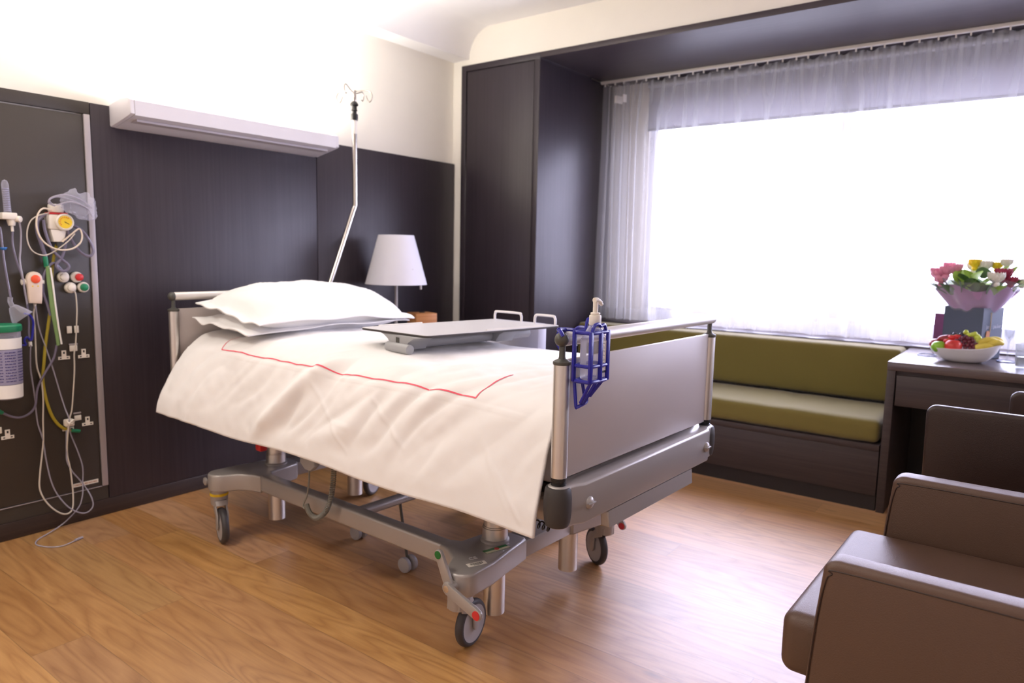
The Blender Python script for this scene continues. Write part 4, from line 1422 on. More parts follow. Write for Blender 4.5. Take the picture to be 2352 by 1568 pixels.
MB().tube([bp(0.655, 2.045, 0.56), bp(0.800, 2.045, 0.94), bp(0.975, 2.045, 1.375), bp(0.996, 2.045, 1.425), bp(1.000, 2.045, 1.48), bp(1.000, 2.045, 1.90)], 0.0125, seg=18, smooth=4).build('pole_tube', STEEL, t)
MB().cyl(bp(1.0, 2.045, 1.80), bp(1.0, 2.045, 1.868), 0.0136).build('paper_label', WHITE_PL, t, label='white label wrapped round the pole')
MB().lathe([(0.017, 0), (0.0185, 0.006), (0.0185, 0.030), (0.012, 0.036), (0.012, 0.046), (0.017, 0.050), (0.0135, 0.056), (0.0135, 0.070), (0.0205, 0.076), (0.0205, 0.082), (0.015, 0.090), (0.010, 0.096)], bp(1.0, 2.045, 1.868), (0, 0, 1), 22).build('height_clamp', BLACK, t)
MB().cyl(bp(1.0, 2.045, 1.95), bp(1.0, 2.045, 2.020), 0.0095, bev=0.002).build('inner_tube', STEEL, t)
for k in range(4):
    a = radians(25 + 90 * k)
    dx, dy = cos(a), sin(a)
    pts = [(0.0, 2.012), (0.030, 2.016), (0.066, 2.016), (0.090, 2.008), (0.100, 1.988), (0.096, 1.968), (0.084, 1.958), (0.074, 1.970), (0.066, 1.990)] if k % 2 else [(0.0, 2.006), (0.030, 2.010), (0.060, 2.020), (0.092, 2.030), (0.108, 2.020), (0.108, 2.000), (0.096, 1.985), (0.085, 1.990)]
    MB().tube([bp(1.0 + dx * r_, 2.045 + dy * r_, z_) for r_, z_ in pts], 0.0030, seg=8).build('bag_hook', HOOKM, t)
MB().cyl(bp(0.645, 2.045, 0.53), bp(0.690, 2.045, 0.655), 0.019).build('socket', GREY_MET, t)

# ---------------------------------------------------------------- sanitiser holder on the foot rail, and its bottle
hx, hy = 0.050, -0.052     # middle of the holder, bed axes
t = thing('bottle_holder', 'blue plastic wire bottle holder hooked over the foot rail of the bed', 'holder', BED_LOC, BED_RZ)


def wire(pts, r=0.0042, m=BLUE_PL, name='wire', closed=False, seg=8, smooth=4):
    return MB().tube(pts, r, seg=seg, smooth=smooth, closed=closed).build(name, m, t)


X0, X1, YA, YB = hx - 0.042, hx + 0.036, hy - 0.026, hy + 0.022


def rect(z, gx=0.0, gy=0.0):
    return [(X0 - gx, YA - gy, z), (X1 + gx, YA - gy, z), (X1 + gx, YB + gy, z), (X0 - gx, YB + gy, z)]


def loop(z, name, r=0.0042):
    P = []
    for (xa, ya, za), (xb, yb, zb) in zip(rect(z), rect(z)[1:] + rect(z)[:1]):
        for q in (0.12, 0.5, 0.88):
            P.append((xa + (xb - xa) * q, ya + (yb - ya) * q, za))
    wire(P, r, name=name, closed=True, smooth=3)


loop(1.012, 'top_ring', 0.0050)
loop(0.930, 'middle_ring', 0.0046)
loop(0.892, 'bottom_ring', 0.0050)
for (x, y) in ((X0, YA), (X1, YA), (X1, YB), (X0, YB), ((X0 + X1) / 2 + 0.004, YA - 0.001)):
    MB().box(x - 0.0062, x + 0.0062, y - 0.0036, y + 0.0036, 0.890, 1.016, 0.002).build('upright', BLUE_PL, t)
wire([(X0 + 0.004, YA, 1.014), (X0 + 0.012, YA, 1.030), (X0 + 0.030, YA, 1.033), (X0 + 0.040, YA, 1.028), (X0 + 0.058, YA, 1.030), (X0 + 0.066, YA, 1.016)], 0.0046, name='top_wave')
wire([(X1 - 0.004, YB, 1.014), (X1 - 0.010, YB, 1.036), (X1 - 0.022, YB, 1.040), (X1 - 0.030, YB, 1.016)], 0.0040, name='top_wave')
# hooks over the rail
for x in (X0 + 0.004, X1 - 0.004):
    wire([(x, YB, 1.010), (x, YB + 0.006, 1.016), (x, -0.010, 1.0165), (x, 0.006, 1.0160), (x, 0.019, 1.008), (x, 0.0242, 0.992), (x, 0.0215, 0.976), (x, 0.015, 0.966)], 0.0046, name='rail_hook')
wire([(X0 - 0.034, -0.008, 1.018), (X0 - 0.028, -0.002, 1.0175), (X0 - 0.014, 0.000, 1.0165), (X0 + 0.004, 0.000, 1.0150)], 0.0058, name='grip_arm')
wire([(X0 - 0.034, -0.008, 1.018), (X0 - 0.038, -0.016, 1.012), (X0 - 0.038, -0.022, 1.004)], 0.0050, name='grip_arm')
# tapering legs below
for a, b in (((X0 + 0.004, YA, 0.892), (hx - 0.032, hy + 0.006, 0.836)), ((X0 + 0.030, YA, 0.892), (hx - 0.020, hy + 0.006, 0.832)), ((X1 - 0.020, YA, 0.892), (hx + 0.010, hy + 0.006, 0.848)), ((X0 + 0.004, YB, 0.892), (hx - 0.036, hy + 0.016, 0.826)), ((X1 - 0.040, YB, 0.892), (hx + 0.006, hy + 0.016, 0.832))):
    wire([a, tuple((Vector(a) * 0.45 + Vector(b) * 0.55)), b], 0.0044, name='lower_strut', smooth=3)
wire([(hx - 0.040, hy + 0.014, 0.824), (hx - 0.020, hy + 0.010, 0.829), (hx + 0.002, hy + 0.010, 0.834), (hx + 0.006, hy + 0.012, 0.846), (hx + 0.016, hy + 0.008, 0.850)], 0.0044, name='foot_wire', smooth=3)
t = thing('sanitiser_bottle', 'clear hand gel pump bottle standing in the blue holder', 'bottle', (BM @ Vector((hx + 0.004, hy - 0.006, 0.894))), BED_RZ)
b = MB()
b.box(-0.038, 0.030, -0.018, 0.020, 0.0, 0.108, 0.009, 3)
b.build('bottle_body', CLEAR_PL, t)
sh = MB()


def shf(u, v):
    a = 2 * pi * u
    ca, sa = cos(a), sin(a)
    e = 0.45 + 0.55 * v
    rx, ry = 0.0335 + (0.0145 - 0.0335) * v ** 1.4, 0.0185 + (0.0145 - 0.0185) * v
    return Vector((-0.004 * (1 - v) + rx * (abs(ca) ** e) * (1 if ca > 0 else -1), ry * (abs(sa) ** e) * (1 if sa > 0 else -1), 0.106 + 0.028 * v))


sh.grid(shf, 32, 8, closed_u=True)
sh.build('bottle_shoulder', CLEAR_PL, t)
lb = MB().box(-0.006, 0.026, -0.0192, -0.0182, 0.016, 0.096).build('front_label', OFFWHITE, t, label='white printed label')
k_ = MB()
for k in range(22):
    k_.box(-0.003, -0.003 + 0.013 + 0.012 * ((k * 37) % 10) / 10, -0.0196, -0.0192, 0.026 + k * 0.0030, 0.0272 + k * 0.0030)
k_.build('print_line', mat('grey_ink', rgb(120, 116, 120), 0.7), lb)
MB().box(-0.006, 0.026, -0.0197, -0.0191, 0.016, 0.0215).build('black_band', BLACK, lb)
MB().box(-0.031, -0.004, 0.0202, 0.0208, 0.030, 0.096).build('back_label', OFFWHITE, t)
p_ = MB().cyl((0, 0, 0.134), (0, 0, 0.160), 0.0150, bev=0.003).cyl((0, 0, 0.160), (0, 0, 0.166), 0.012, bev=0.002).build('pump_collar', OFFWHITE, t)
h_ = MB().cyl((0, 0, 0.166), (0, 0, 0.192), 0.0065)
h_.tube([(-0.006, 0.0, 0.196), (0.004, -0.001, 0.196), (0.014, -0.003, 0.191), (0.021, -0.005, 0.184)], [0.0065] * 7 + [0.006] * 6 + [0.0045] * 30, seg=12, smooth=5)
h_.build('pump_head', OFFWHITE, t)

# ================================================================ OVERBED TABLE and the things in the far corner
t = thing('overbed_table', 'grey overbed table reaching over the duvet from its slim side column', 'overbed table', BED_LOC, BED_RZ)
TL, TF, TR, TB = Vector((0.238, 1.072)), Vector((0.230, 0.714)), Vector((0.880, 0.621)), Vector((0.884, 0.976))


def tq(u, v):
    """u along the leaf from the free end, v from the foot-side edge to the head-side edge"""
    return TF * (1 - u) * (1 - v) + TR * u * (1 - v) + TL * (1 - u) * v + TB * u * v


def rounded(c=0.025):
    """outline of the leaf with rounded corners"""
    Q = [TF, TR, TB, TL]
    P = []
    for k in range(4):
        p_, a_, b_ = Q[k], (Q[k - 1] - Q[k]).normalized() * c, (Q[(k + 1) % 4] - Q[k]).normalized() * c
        for m_ in range(7):
            w_ = m_ / 6
            P.append(tuple(p_ + a_ * (1 - w_) ** 2 + b_ * w_ ** 2))
    return P


MB().prism(rounded(), 0.9185, 0.9200, 'Z').build('leaf_surface', TABLE_GR, t)
MB().prism(rounded(), 0.9110, 0.9185, 'Z', bev=0.0015).build('leaf_edge', RUBBER, t, label='dark leaf edge')
for (a_, b_) in (((0.12, 0.985), (0.42, 0.985)), ((0.42, 0.030), (0.86, 0.030))):
    p0, p1 = tq(*a_), tq(*b_)
    MB().tube([(p0.x, p0.y, 0.921), (p1.x, p1.y, 0.921)], 0.0042, seg=8, smooth=0).build('leaf_lip', WHITE_PL, t)
# tubular arm and its two saddle brackets
p0, p1 = tq(0.10, 0.34), tq(0.95, 0.40)
MB().cyl((p0.x, p0.y, 0.8835), (p1.x, p1.y, 0.8835), 0.0215).build('arm', PLAST_GR, t)
d2 = (TR - TF).normalized()
n2 = Vector((-d2.y, d2.x))
for uu, foot in ((0.065, True), (0.70, False)):
    c = tq(uu, 0.40)
    mxb = Matrix(((n2.x, d2.x, 0, c.x), (n2.y, d2.y, 0, c.y), (0, 0, 1, 0), (0, 0, 0, 1)))
    P = [(-0.125, 0.911), (0.125, 0.911), (0.090, 0.903), (0.064, 0.890), (0.048, 0.870), (0.044, 0.862), (-0.044, 0.862), (-0.048, 0.870), (-0.064, 0.890), (-0.090, 0.903)]
    q_ = MB().prism(P, -0.045, 0.045, 'Y', bev=0.004, mx=mxb).build('saddle_bracket', PLAST_GR, t)
    if foot:
        MB().cyl((c.x - n2.x * 0.075 - d2.x * 0.045, c.y - n2.y * 0.075 - d2.y * 0.045, 0.866), (c.x + n2.x * 0.060 - d2.x * 0.045, c.y + n2.y * 0.060 - d2.y * 0.045, 0.866), 0.0175, bev=0.003).build('release_bar', PLAST_GR, q_)
        MB().box(-0.010, 0.010, -0.0465, -0.0445, 0.880, 0.902, mx=mxb).build('slot', GREY_DK, q_)
# two tubular handles along the far end of the leaf
for ya, yb in ((0.955, 0.812), (0.742, 0.640)):
    x = 0.868
    MB().tube([(x, ya, 0.915), (x, ya, 0.940), (x, ya - 0.004, 0.950), (x, ya - 0.014, 0.955), (x, yb + 0.014, 0.955), (x, yb + 0.004, 0.950), (x, yb, 0.940), (x, yb, 0.915)], 0.0052, seg=12, smooth=4).build('tube_handle', WHITE_MET, t)
MB().box(0.925, 0.985, 0.765, 1.050, 0.110, 0.910, 0.008).build('column', CAB_GR, t)
cb = MB().box(0.905, 1.010, 0.640, 1.180, 0.075, 0.112, 0.010).build('base_bar', CAB_GR, t)
for y in (0.665, 1.155):
    MB().cyl((0.945, y, 0.034), (0.970, y, 0.034), 0.034, seg=20).box(0.950, 0.965, y - 0.01, y + 0.01, 0.034, 0.078).build('table_caster', RUBBER, cb)
MB().lathe([(0.016, 0), (0.016, 0.014), (0.012, 0.018), (0, 0.018)], (0.985, 0.84, 0.87), (1, 0, 0), 20).build('height_knob', PLAST_GR, t)

# low dark bedside table in the corner, table lamp and wooden box on it
t = thing('bedside_table', 'low dark bedside table in the corner beyond the bed', 'bedside table', (3.05, 3.06, 0))
MB().box(-0.34, 0.34, -0.20, 0.20, 0.690, 0.715, 0.002).build('table_top', VEN_Y, t)
for x in (-0.33, 0.30):
    MB().box(x, x + 0.03, -0.19, 0.19, 0.0, 0.69, 0.001).build('side_panel', VEN_Z, t)
MB().box(-0.30, 0.30, -0.19, -0.17, 0.10, 0.66, 0.002).build('door', VEN_Z, t)
t = thing('table_lamp', 'table lamp with a white conical shade standing in the corner beyond the bed', 'lamp', (2.935, 3.05, 0.715))
MB().lathe([(0.075, 0), (0.078, 0.006), (0.070, 0.014), (0.012, 0.020)], (0, 0, 0)).build('base', ALU, t)
MB().cyl((0, 0, 0.016), (0, 0, 0.44), 0.0098).build('stem', GREY_MET, t)
MB().lathe([(0.1795, 0.293), (0.1030, 0.577), (0.1015, 0.577), (0.1780, 0.293)], (0, 0, 0), (0, 0, 1), 48, loop=True).build('shade', SHADE, t, angle=50)
b = MB()
for k in range(3):
    a = k * 2 * pi / 3 + 0.4
    b.cyl((0, 0, 0.44), (0.155 * cos(a), 0.155 * sin(a), 0.382), 0.003)
b.build('shade_spider', STEEL, t)
MB().lathe([(0.004, -0.085), (0.022, -0.075), (0.030, -0.05), (0.028, -0.02), (0.014, 0.0)], (0, 0, 0.53), (0, 0, 1), 20).build('bulb', OFFWHITE, t)
MB().cyl((0.118, -0.085, 0.262), (0.116, -0.083, 0.318), 0.0062, bev=0.002).build('pull_switch', WHITE_PL, t)
o = MB().box(-0.068, 0.068, -0.068, 0.068, 0.0, 0.122, 0.004).build('wooden_box', WOODBOX)
o.location, o.rotation_euler = (3.085, 2.985, 0.715), (0, 0, radians(-22))
tag(o, 'small orange wooden cube box beside the table lamp', 'box')
MB().lathe([(0.018, 0.0), (0.018, 0.004), (0.012, 0.005), (0.0, 0.003)], (0.0, 0.0, 0.122), (0, 0, 1), 20).build('lid_hole', BLACK, o)

# ================================================================ THINGS ON THE DESK
DZ = 0.7335
t = thing('gift_bag', 'slate blue square gift bag holding the bouquet on the desk', 'bag', (0, 0, 0))
BN, BLp, BR = Vector((4.075, 0.231)), Vector((4.150, 0.400)), Vector((4.240, 0.158))
BF = BLp + BR - BN
SLATE = mat('slate_blue_card', rgb(74, 84, 104), 0.6)
b = MB()
loop_ = [BN, BR, BF, BLp]
for a_, c_ in zip(loop_, loop_[1:] + loop_[:1]):
    dd = (c_ - a_).normalized()
    nn = Vector((-dd.y, dd.x)) * 0.004
    b.prism([tuple(a_), tuple(c_), tuple(c_ + nn), tuple(a_ + nn)], DZ, 0.984, 'Z')
b.prism([tuple(p) for p in loop_], DZ, DZ + 0.004, 'Z')
b.build('bag_body', SLATE, t)
dR = (BR - BN).normalized()
nR = Vector((dR.y, -dR.x))      # outward from the bag's lettered face
# lettering lies on the narrow face
cpt = BN + dR * 0.100
mt = Matrix(((dR.x, 0, nR.x, cpt.x + nR.x * 0.0008), (dR.y, 0, nR.y, cpt.y + nR.y * 0.0008), (0, 1, 0, 0.893), (0, 0, 0, 1)))
text_mesh('lettering', 'jane : packer', 0.026, mat('pale_lettering', rgb(190, 192, 206), 0.6), t, mt)
cc_ = BN + dR * 0.062
MB().tube([(cc_.x + nR.x * 0.004, cc_.y + nR.y * 0.004, 0.962), (cc_.x + nR.x * 0.005, cc_.y + nR.y * 0.005, 0.91), (cc_.x + nR.x * 0.004, cc_.y + nR.y * 0.004, 0.868)], 0.0026, seg=6).build('tie_cord', mat('raffia', rgb(176, 160, 132), 0.8), t)
c2 = BN + dR * 0.048
MB().prism([(-0.016, -0.014), (0.016, -0.016), (0.018, 0.008), (0.008, 0.014), (-0.012, 0.012)], 0.0, 0.002, 'Z', mx=Matrix(((dR.x, 0, nR.x, c2.x + nR.x * 0.002), (dR.y, 0, nR.y, c2.y + nR.y * 0.002), (0, 1, 0, 0.860), (0, 0, 0, 1)))).build('gift_tag', mat('orange_brown_card', rgb(186, 122, 74), 0.7), t, label='small orange brown tag')

bc = (BN + BF) / 2
t = thing('bouquet', 'mixed flower bouquet in lilac paper standing in the slate blue bag', 'bouquet', (bc.x, bc.y, 0.74))


def wrapf(r0, r1, z0, z1, wav, ph, a0, a1):
    def f(u, v):
        a = a0 + (a1 - a0) * u
        pk = 1 + wav * (0.5 + 0.5 * sin(a * 5 + ph)) * v
        r = (r0 + (r1 - r0) * v ** 0.9) * (1 + 0.05 * sin(a * 9 + v * 3))
        return Vector((r * cos(a) * 0.95, r * sin(a), z0 + (z1 - z0) * v * pk))
    return f


PAPER = mat('lilac_tissue_paper', rgb(190, 150, 190), 0.6)
MB().grid(wrapf(0.080, 0.172, 0.215, 0.322, 0.30, 1.2, 0, 2 * pi), 110, 12).build('paper_wrap', PAPER, t, angle=60)
MB().grid(wrapf(0.088, 0.205, 0.215, 0.365, 0.12, 2.0, 0, 2 * pi), 80, 10).build('cellophane', clear('cellophane', rgb(222, 220, 236), 0.12, 0.1), t, angle=60)
MB().lathe([(0.030, 0.0), (0.045, 0.12), (0.070, 0.23), (0.06, 0.24), (0, 0.24)], (0, 0, 0.004), (0, 0, 1), 20).build('stem_bundle', mat('dark_green_stems', rgb(52, 78, 44), 0.7), t)
LEAF1 = mat('fresh_green_leaf', rgb(146, 184, 66), 0.5)
LEAF2 = mat('dark_green_leaf', rgb(78, 112, 60), 0.5)
PINK = mat('pink_petal', rgb(246, 160, 186), 0.6, vary=0.2, vscale=40)
WHT = mat('cream_white_petal', rgb(240, 238, 226), 0.6)
YEL = mat('yellow_petal', rgb(246, 216, 44), 0.6)
CRIM = mat('crimson_petal', rgb(150, 34, 66), 0.6)


def flower(c, r, n, rows, m, name, cup=0.8):
    b = MB()
    for k in range(rows):
        for i in range(n):
            a = 2 * pi * (i + 0.5 * k) / n
            el = cup * (0.35 + 0.5 * k / max(1, rows - 1))
            L_ = r * (1.0 - 0.25 * k)

            def pf(u, v, a=a, el=el, L_=L_):
                w_ = 0.42 * L_ * sin(pi * (0.12 + 0.80 * v)) * (u - 0.5) * 2
                d_ = L_ * v
                up_ = d_ * sin(el + 0.5 * v) + 0.12 * L_ * (2 * u - 1) ** 2
                ou = d_ * cos(el + 0.5 * v)
                return Vector((c[0] + ou * cos(a) - w_ * sin(a), c[1] + ou * sin(a) + w_ * cos(a), c[2] + up_))
            b.grid(pf, 4, 5)
    b.ball(c, r * 0.28, (1, 1, 0.8), 10)
    b.build(name, m, t, angle=60)


def leaf(c, d, L_, wdt, m, name='leaf', curl=0.4):
    d = Vector(d).normalized()
    sd = d.cross(Vector((0, 0, 1)))
    sd = sd.normalized() if sd.length > 0.01 else Vector((0, 1, 0))
    nn = sd.cross(d)

    def lf(u, v):
        w_ = wdt * sin(pi * min(0.98, 0.06 + 0.92 * v)) ** 0.8 * (u - 0.5) * 2
        return Vector(c) + d * L_ * v + sd * w_ + nn * (-curl * L_ * v * v + 0.25 * abs(w_))
    MB().grid(lf, 4, 10).build(name, m, t, angle=80)


# positions: (x away from the camera, y sideways, z height)
for c, r in (((-0.085, 0.160, 0.372), 0.046), ((-0.100, 0.122, 0.392), 0.050), ((-0.115, 0.140, 0.352), 0.044), ((-0.090, 0.086, 0.408), 0.046), ((-0.06, 0.172, 0.392), 0.040), ((-0.075, 0.115, 0.42), 0.040)):
    flower(c, r * 1.15, 7, 3, PINK, 'pink_flower', 1.2)
for c, r in (((-0.150, -0.085, 0.362), 0.054), ((-0.02, -0.028, 0.420), 0.050), ((-0.02, -0.115, 0.440), 0.040), ((0.01, 0.02, 0.415), 0.044), ((-0.06, -0.185, 0.352), 0.036)):
    flower(c, r * 1.15, 9, 4, WHT, 'white_flower', 1.3)
for c, r in (((-0.03, 0.012, 0.432), 0.044), ((0.00, -0.075, 0.425), 0.040)):
    flower(c, r * 1.15, 9, 4, YEL, 'yellow_flower', 1.3)
for c, r in (((-0.105, -0.110, 0.382), 0.054), ((-0.09, -0.14, 0.355), 0.044)):
    flower(c, r * 1.15, 8, 3, CRIM, 'crimson_flower', 1.2)
for c, d, L_, w_, m in (((-0.125, 0.055, 0.352), (0.25, 0.1, 0.9), 0.085, 0.040, LEAF1), ((-0.135, 0.020, 0.345), (0.25, -0.35, 0.9), 0.095, 0.042, LEAF1),
                        ((-0.145, -0.020, 0.338), (0.2, -0.65, 0.75), 0.110, 0.046, LEAF1), ((-0.09, -0.075, 0.375), (0.2, -0.45, 0.9), 0.095, 0.044, LEAF1),
                        ((-0.08, -0.125, 0.385), (0.2, -0.35, 0.9), 0.075, 0.034, LEAF1), ((-0.09, -0.150, 0.340), (0.1, -0.9, 0.5), 0.080, 0.036, LEAF1),
                        ((-0.105, 0.095, 0.320), (0.0, 0.5, 0.8), 0.085, 0.036, LEAF2), ((-0.145, 0.050, 0.315), (0.0, 0.1, 0.9), 0.075, 0.040, LEAF2),
                        ((-0.145, -0.055, 0.312), (0.0, -0.3, 0.9), 0.075, 0.040, LEAF2), ((-0.075, 0.150, 0.325), (0.0, 0.8, 0.6), 0.065, 0.030, LEAF2),
                        ((-0.100, 0.030, 0.372), (0.2, 0.2, 0.9), 0.062, 0.034, LEAF1), ((-0.08, -0.03, 0.385), (0.3, 0.1, 0.9), 0.062, 0.034, LEAF2),
                        ((-0.04, -0.160, 0.365), (0.1, -0.8, 0.5), 0.080, 0.034, LEAF2), ((-0.01, 0.08, 0.37), (0.2, 0.3, 0.8), 0.080, 0.034, LEAF2), ((-0.14, 0.0, 0.318), (-0.1, 0.1, 0.9), 0.07, 0.036, LEAF2)):
    leaf(c, d, L_, w_, m, curl=0.2)
fol = random.Random(12)
for k in range(34):
    a = 2 * pi * k / 34 + fol.uniform(-0.2, 0.2)
    rr = fol.uniform(0.03, 0.13)
    c0 = (rr * cos(a) * 0.9 - 0.02, rr * sin(a) * 1.2, 0.295 + fol.uniform(-0.02, 0.05))
    leaf(c0, (cos(a) * 0.5, sin(a) * 0.6, fol.uniform(0.6, 1.0)), fol.uniform(0.065, 0.10), fol.uniform(0.028, 0.040), (LEAF1, LEAF2, LEAF2)[k % 3], curl=0.25)

o = MB().prism([(4.500, 0.425), (4.505, 0.475), (4.520, 0.475), (4.515, 0.425)], DZ, 0.930, 'Z', bev=0.001).build('greeting_card', mat('plum_card', rgb(118, 62, 102), 0.6, vary=0.15, vscale=60), None)
o.location = (-0.13, -0.012, 0)
tag(o, 'plum coloured card standing behind the slate blue bag', 'card')

# fruit bowl: long white boat bowl rising at one end
FB = Vector((3.955, 0.290, DZ))
t = thing('fruit_bowl', 'white boat-shaped bowl heaped with fruit on the desk', 'bowl', tuple(FB))


def bowl(inner):
    def f(u, v):
        a = 2 * pi * u
        k = 0.34 + 0.66 * v ** 0.75 if not inner else (0.34 + 0.66 * v ** 0.75) * 0.955
        lx_, ly_ = 0.098 * k * cos(a), 0.150 * k * sin(a)
        z = 0.066 * v ** 1.55
        tip = -sin(a) * v
        z += 0.030 * v * v * max(0, tip) ** 2 - 0.004 * v * max(0, -tip)
        if inner:
            z += 0.005 * (1 - v)
        return Vector((lx_, ly_ - 0.008 * v * max(0, -tip), z))
    return f


b = MB()
b.grid(bowl(False), 64, 16, closed_u=True)
b.grid(bowl(True), 64, 16, closed_u=True)
bmesh.ops.bridge_loops(b.bm, edges=[e for e in b.bm.edges if e.is_boundary and e.verts[0].co.z > 0.045])
for zz in (False, True):
    es = [e for e in b.bm.edges if e.is_boundary]
    if es:
        bmesh.ops.holes_fill(b.bm, edges=es, sides=0)
bmesh.ops.recalc_face_normals(b.bm, faces=b.bm.faces[:])
b.build('bowl_shell', mat('white_glaze', rgb(238, 236, 238), 0.25), t, angle=60)


def fruit_ball(name, lab, cat, c, r, m, sz=(1, 1, 0.92), stalk=True, dimple=True):
    c = FB + Vector(c)
    b = MB()

    def f(u, v):
        a, th = 2 * pi * u, pi * v
        rr = r * (1 - (0.16 * math.exp(-(th / 0.45) ** 2) if dimple else 0) - (0.08 * math.exp(-((pi - th) / 0.4) ** 2) if dimple else 0))
        return Vector((rr * sz[0] * sin(th) * cos(a), rr * sz[1] * sin(th) * sin(a), rr * sz[2] * cos(th)))
    b.grid(f, 28, 18, closed_u=True)
    bmesh.ops.remove_doubles(b.bm, verts=b.bm.verts[:], dist=1e-5)
    o = b.build(name, m, None, angle=80)
    o.location = c
    if stalk:
        MB().tube([(0, 0, r * 0.74), (0.001, 0.001, r * 0.9), (0.003, 0.002, r * 1.05)], 0.0014, seg=6).build('stalk', mat('brown_stalk', rgb(92, 66, 40), 0.8), o)
    return tag(o, lab, cat)


APG = mat('green_apple_skin', rgb(140, 190, 54), 0.3, vary=0.12, vscale=40)
APR = mat('red_fruit_skin', rgb(206, 58, 50), 0.35, vary=0.25, vscale=30)
CRD = mat('dark_red_skin', rgb(142, 24, 36), 0.35, vary=0.2, vscale=40)
fruit_ball('green_apple', 'shiny green apple at the front of the fruit bowl', 'apple', (-0.035, 0.098, 0.066), 0.032, APG)
fruit_ball('nectarine', 'large round red nectarine at the front of the bowl beside the green apple', 'nectarine', (-0.042, 0.038, 0.074), 0.037, APR, stalk=False)
fruit_ball('red_apple', 'dark red apple at the rim behind the green apple', 'apple', (0.015, 0.112, 0.072), 0.032, CRD)
o = fruit_ball('red_pear', 'dark red pear lying on top near the low rim of the bowl', 'pear', (0.005, 0.075, 0.104), 0.021, CRD, (0.95, 1.75, 0.9), stalk=False)
o.rotation_euler = (radians(-14), 0, 0)
for (c, lab) in (((-0.012, 0.048, 0.112), 'bright red strawberry next to the dark red pear'), ((-0.004, 0.028, 0.116), 'bright red strawberry touching the red grapes'), ((-0.022, 0.064, 0.094), 'bright red strawberry wedged above the nectarine')):
    o = fruit_ball('strawberry', lab, 'strawberry', c, 0.0155, RED_PL, (0.9, 1.2, 0.85), stalk=False)
    b = MB()
    for k in range(5):
        a = 2 * pi * k / 5
        b.prism([(0, -0.002), (0.009, 0), (0, 0.002)], 0.0, 0.0006, 'Z', mx=Matrix.Translation((0, 0, 0.0115)) @ Matrix.Rotation(a, 4, 'Z'))
    b.build('calyx', LEAF1, o)
    o['group'] = 'strawberries in the fruit bowl'
for c, lab in (((0.010, 0.040, 0.126), 'dark plum on top behind the strawberries'), ((0.012, 0.012, 0.128), 'dark plum on top under the green grapes')):
    o = fruit_ball('plum', lab, 'plum', c, 0.0115, mat('plum_skin', rgb(52, 44, 66), 0.4), stalk=False)
    o['group'] = 'dark plums in the fruit bowl'


def grapes(name, lab, pts, r, m):
    t_ = thing(name, lab, 'grapes', tuple(FB + Vector(pts[0])))
    for p in pts:
        d_ = Vector(p) - Vector(pts[0])
        MB().ball(tuple(d_), r, (1, 1, 1.08), 14).build('grape', m, t_)
    MB().tube([tuple((Vector(p) - Vector(pts[0])) * 0.7) for p in pts[::2]], 0.0013, seg=5, smooth=2).build('stalk', mat('green_stalk', rgb(110, 120, 60), 0.8), t_)


RG = mat('red_grape_skin', rgb(98, 26, 44), 0.3)
GG = mat('green_grape_skin', rgb(188, 200, 70), 0.3)
rg = random.Random(11)
grapes('red_grape_bunch', 'bunch of dark red grapes in the middle of the fruit bowl', [(-0.018, 0.004, 0.112), (-0.020, -0.016, 0.112), (-0.026, -0.004, 0.098), (-0.026, -0.022, 0.098), (-0.034, 0.000, 0.084), (-0.034, -0.018, 0.083), (-0.034, -0.036, 0.086), (-0.020, -0.036, 0.104), (-0.010, -0.008, 0.118), (-0.038, -0.010, 0.070), (-0.040, -0.030, 0.070), (-0.012, -0.028, 0.114), (-0.040, -0.044, 0.074), (-0.006, 0.012, 0.114), (-0.026, 0.014, 0.106), (-0.028, -0.050, 0.088)], 0.0098, RG)
grapes('green_grape_bunch', 'bunch of pale green grapes at the very top of the fruit', [(0.002, -0.004, 0.140), (0.006, -0.040, 0.134), (0.004, -0.030, 0.130), (0.000, -0.046, 0.116), (0.006, -0.058, 0.116), (-0.004, -0.056, 0.106), (0.008, -0.064, 0.104), (-0.006, -0.068, 0.098), (0.004, -0.072, 0.090), (-0.002, -0.016, 0.128), (0.010, -0.050, 0.124), (0.002, -0.062, 0.110)], 0.0112, GG)
t = thing('banana_bunch', 'hand of short yellow bananas at the raised end of the bowl', 'bananas', tuple(FB))
BAN = mat('banana_skin', rgb(214, 192, 76), 0.45, vary=0.12, vscale=30)
for pts in ([(-0.030, -0.040, 0.066), (-0.038, -0.065, 0.080), (-0.034, -0.095, 0.086), (-0.022, -0.122, 0.082)],
            [(-0.008, -0.060, 0.096), (-0.014, -0.085, 0.108), (-0.008, -0.112, 0.110), (0.004, -0.136, 0.102)],
            [(-0.020, -0.092, 0.086), (-0.026, -0.110, 0.098), (-0.018, -0.132, 0.104), (-0.004, -0.152, 0.100)],
            [(0.016, -0.078, 0.096), (0.014, -0.104, 0.110), (0.016, -0.130, 0.112), (0.020, -0.150, 0.104)]):
    n_ = 6 * 3 + 1
    rad = [0.0165 * (0.30 + 0.70 * sin(pi * (0.08 + 0.84 * i / (n_ - 1))) ** 0.7) for i in range(n_)]
    bn = MB().tube(pts, rad, seg=10, smooth=6).build('banana', BAN, t, angle=50)
    e_ = Vector(pts[-1])
    MB().ball(tuple(e_), 0.0048, (1, 1, 1), 8).build('banana_tip', mat('brown_tip', rgb(70, 52, 34), 0.8), bn)

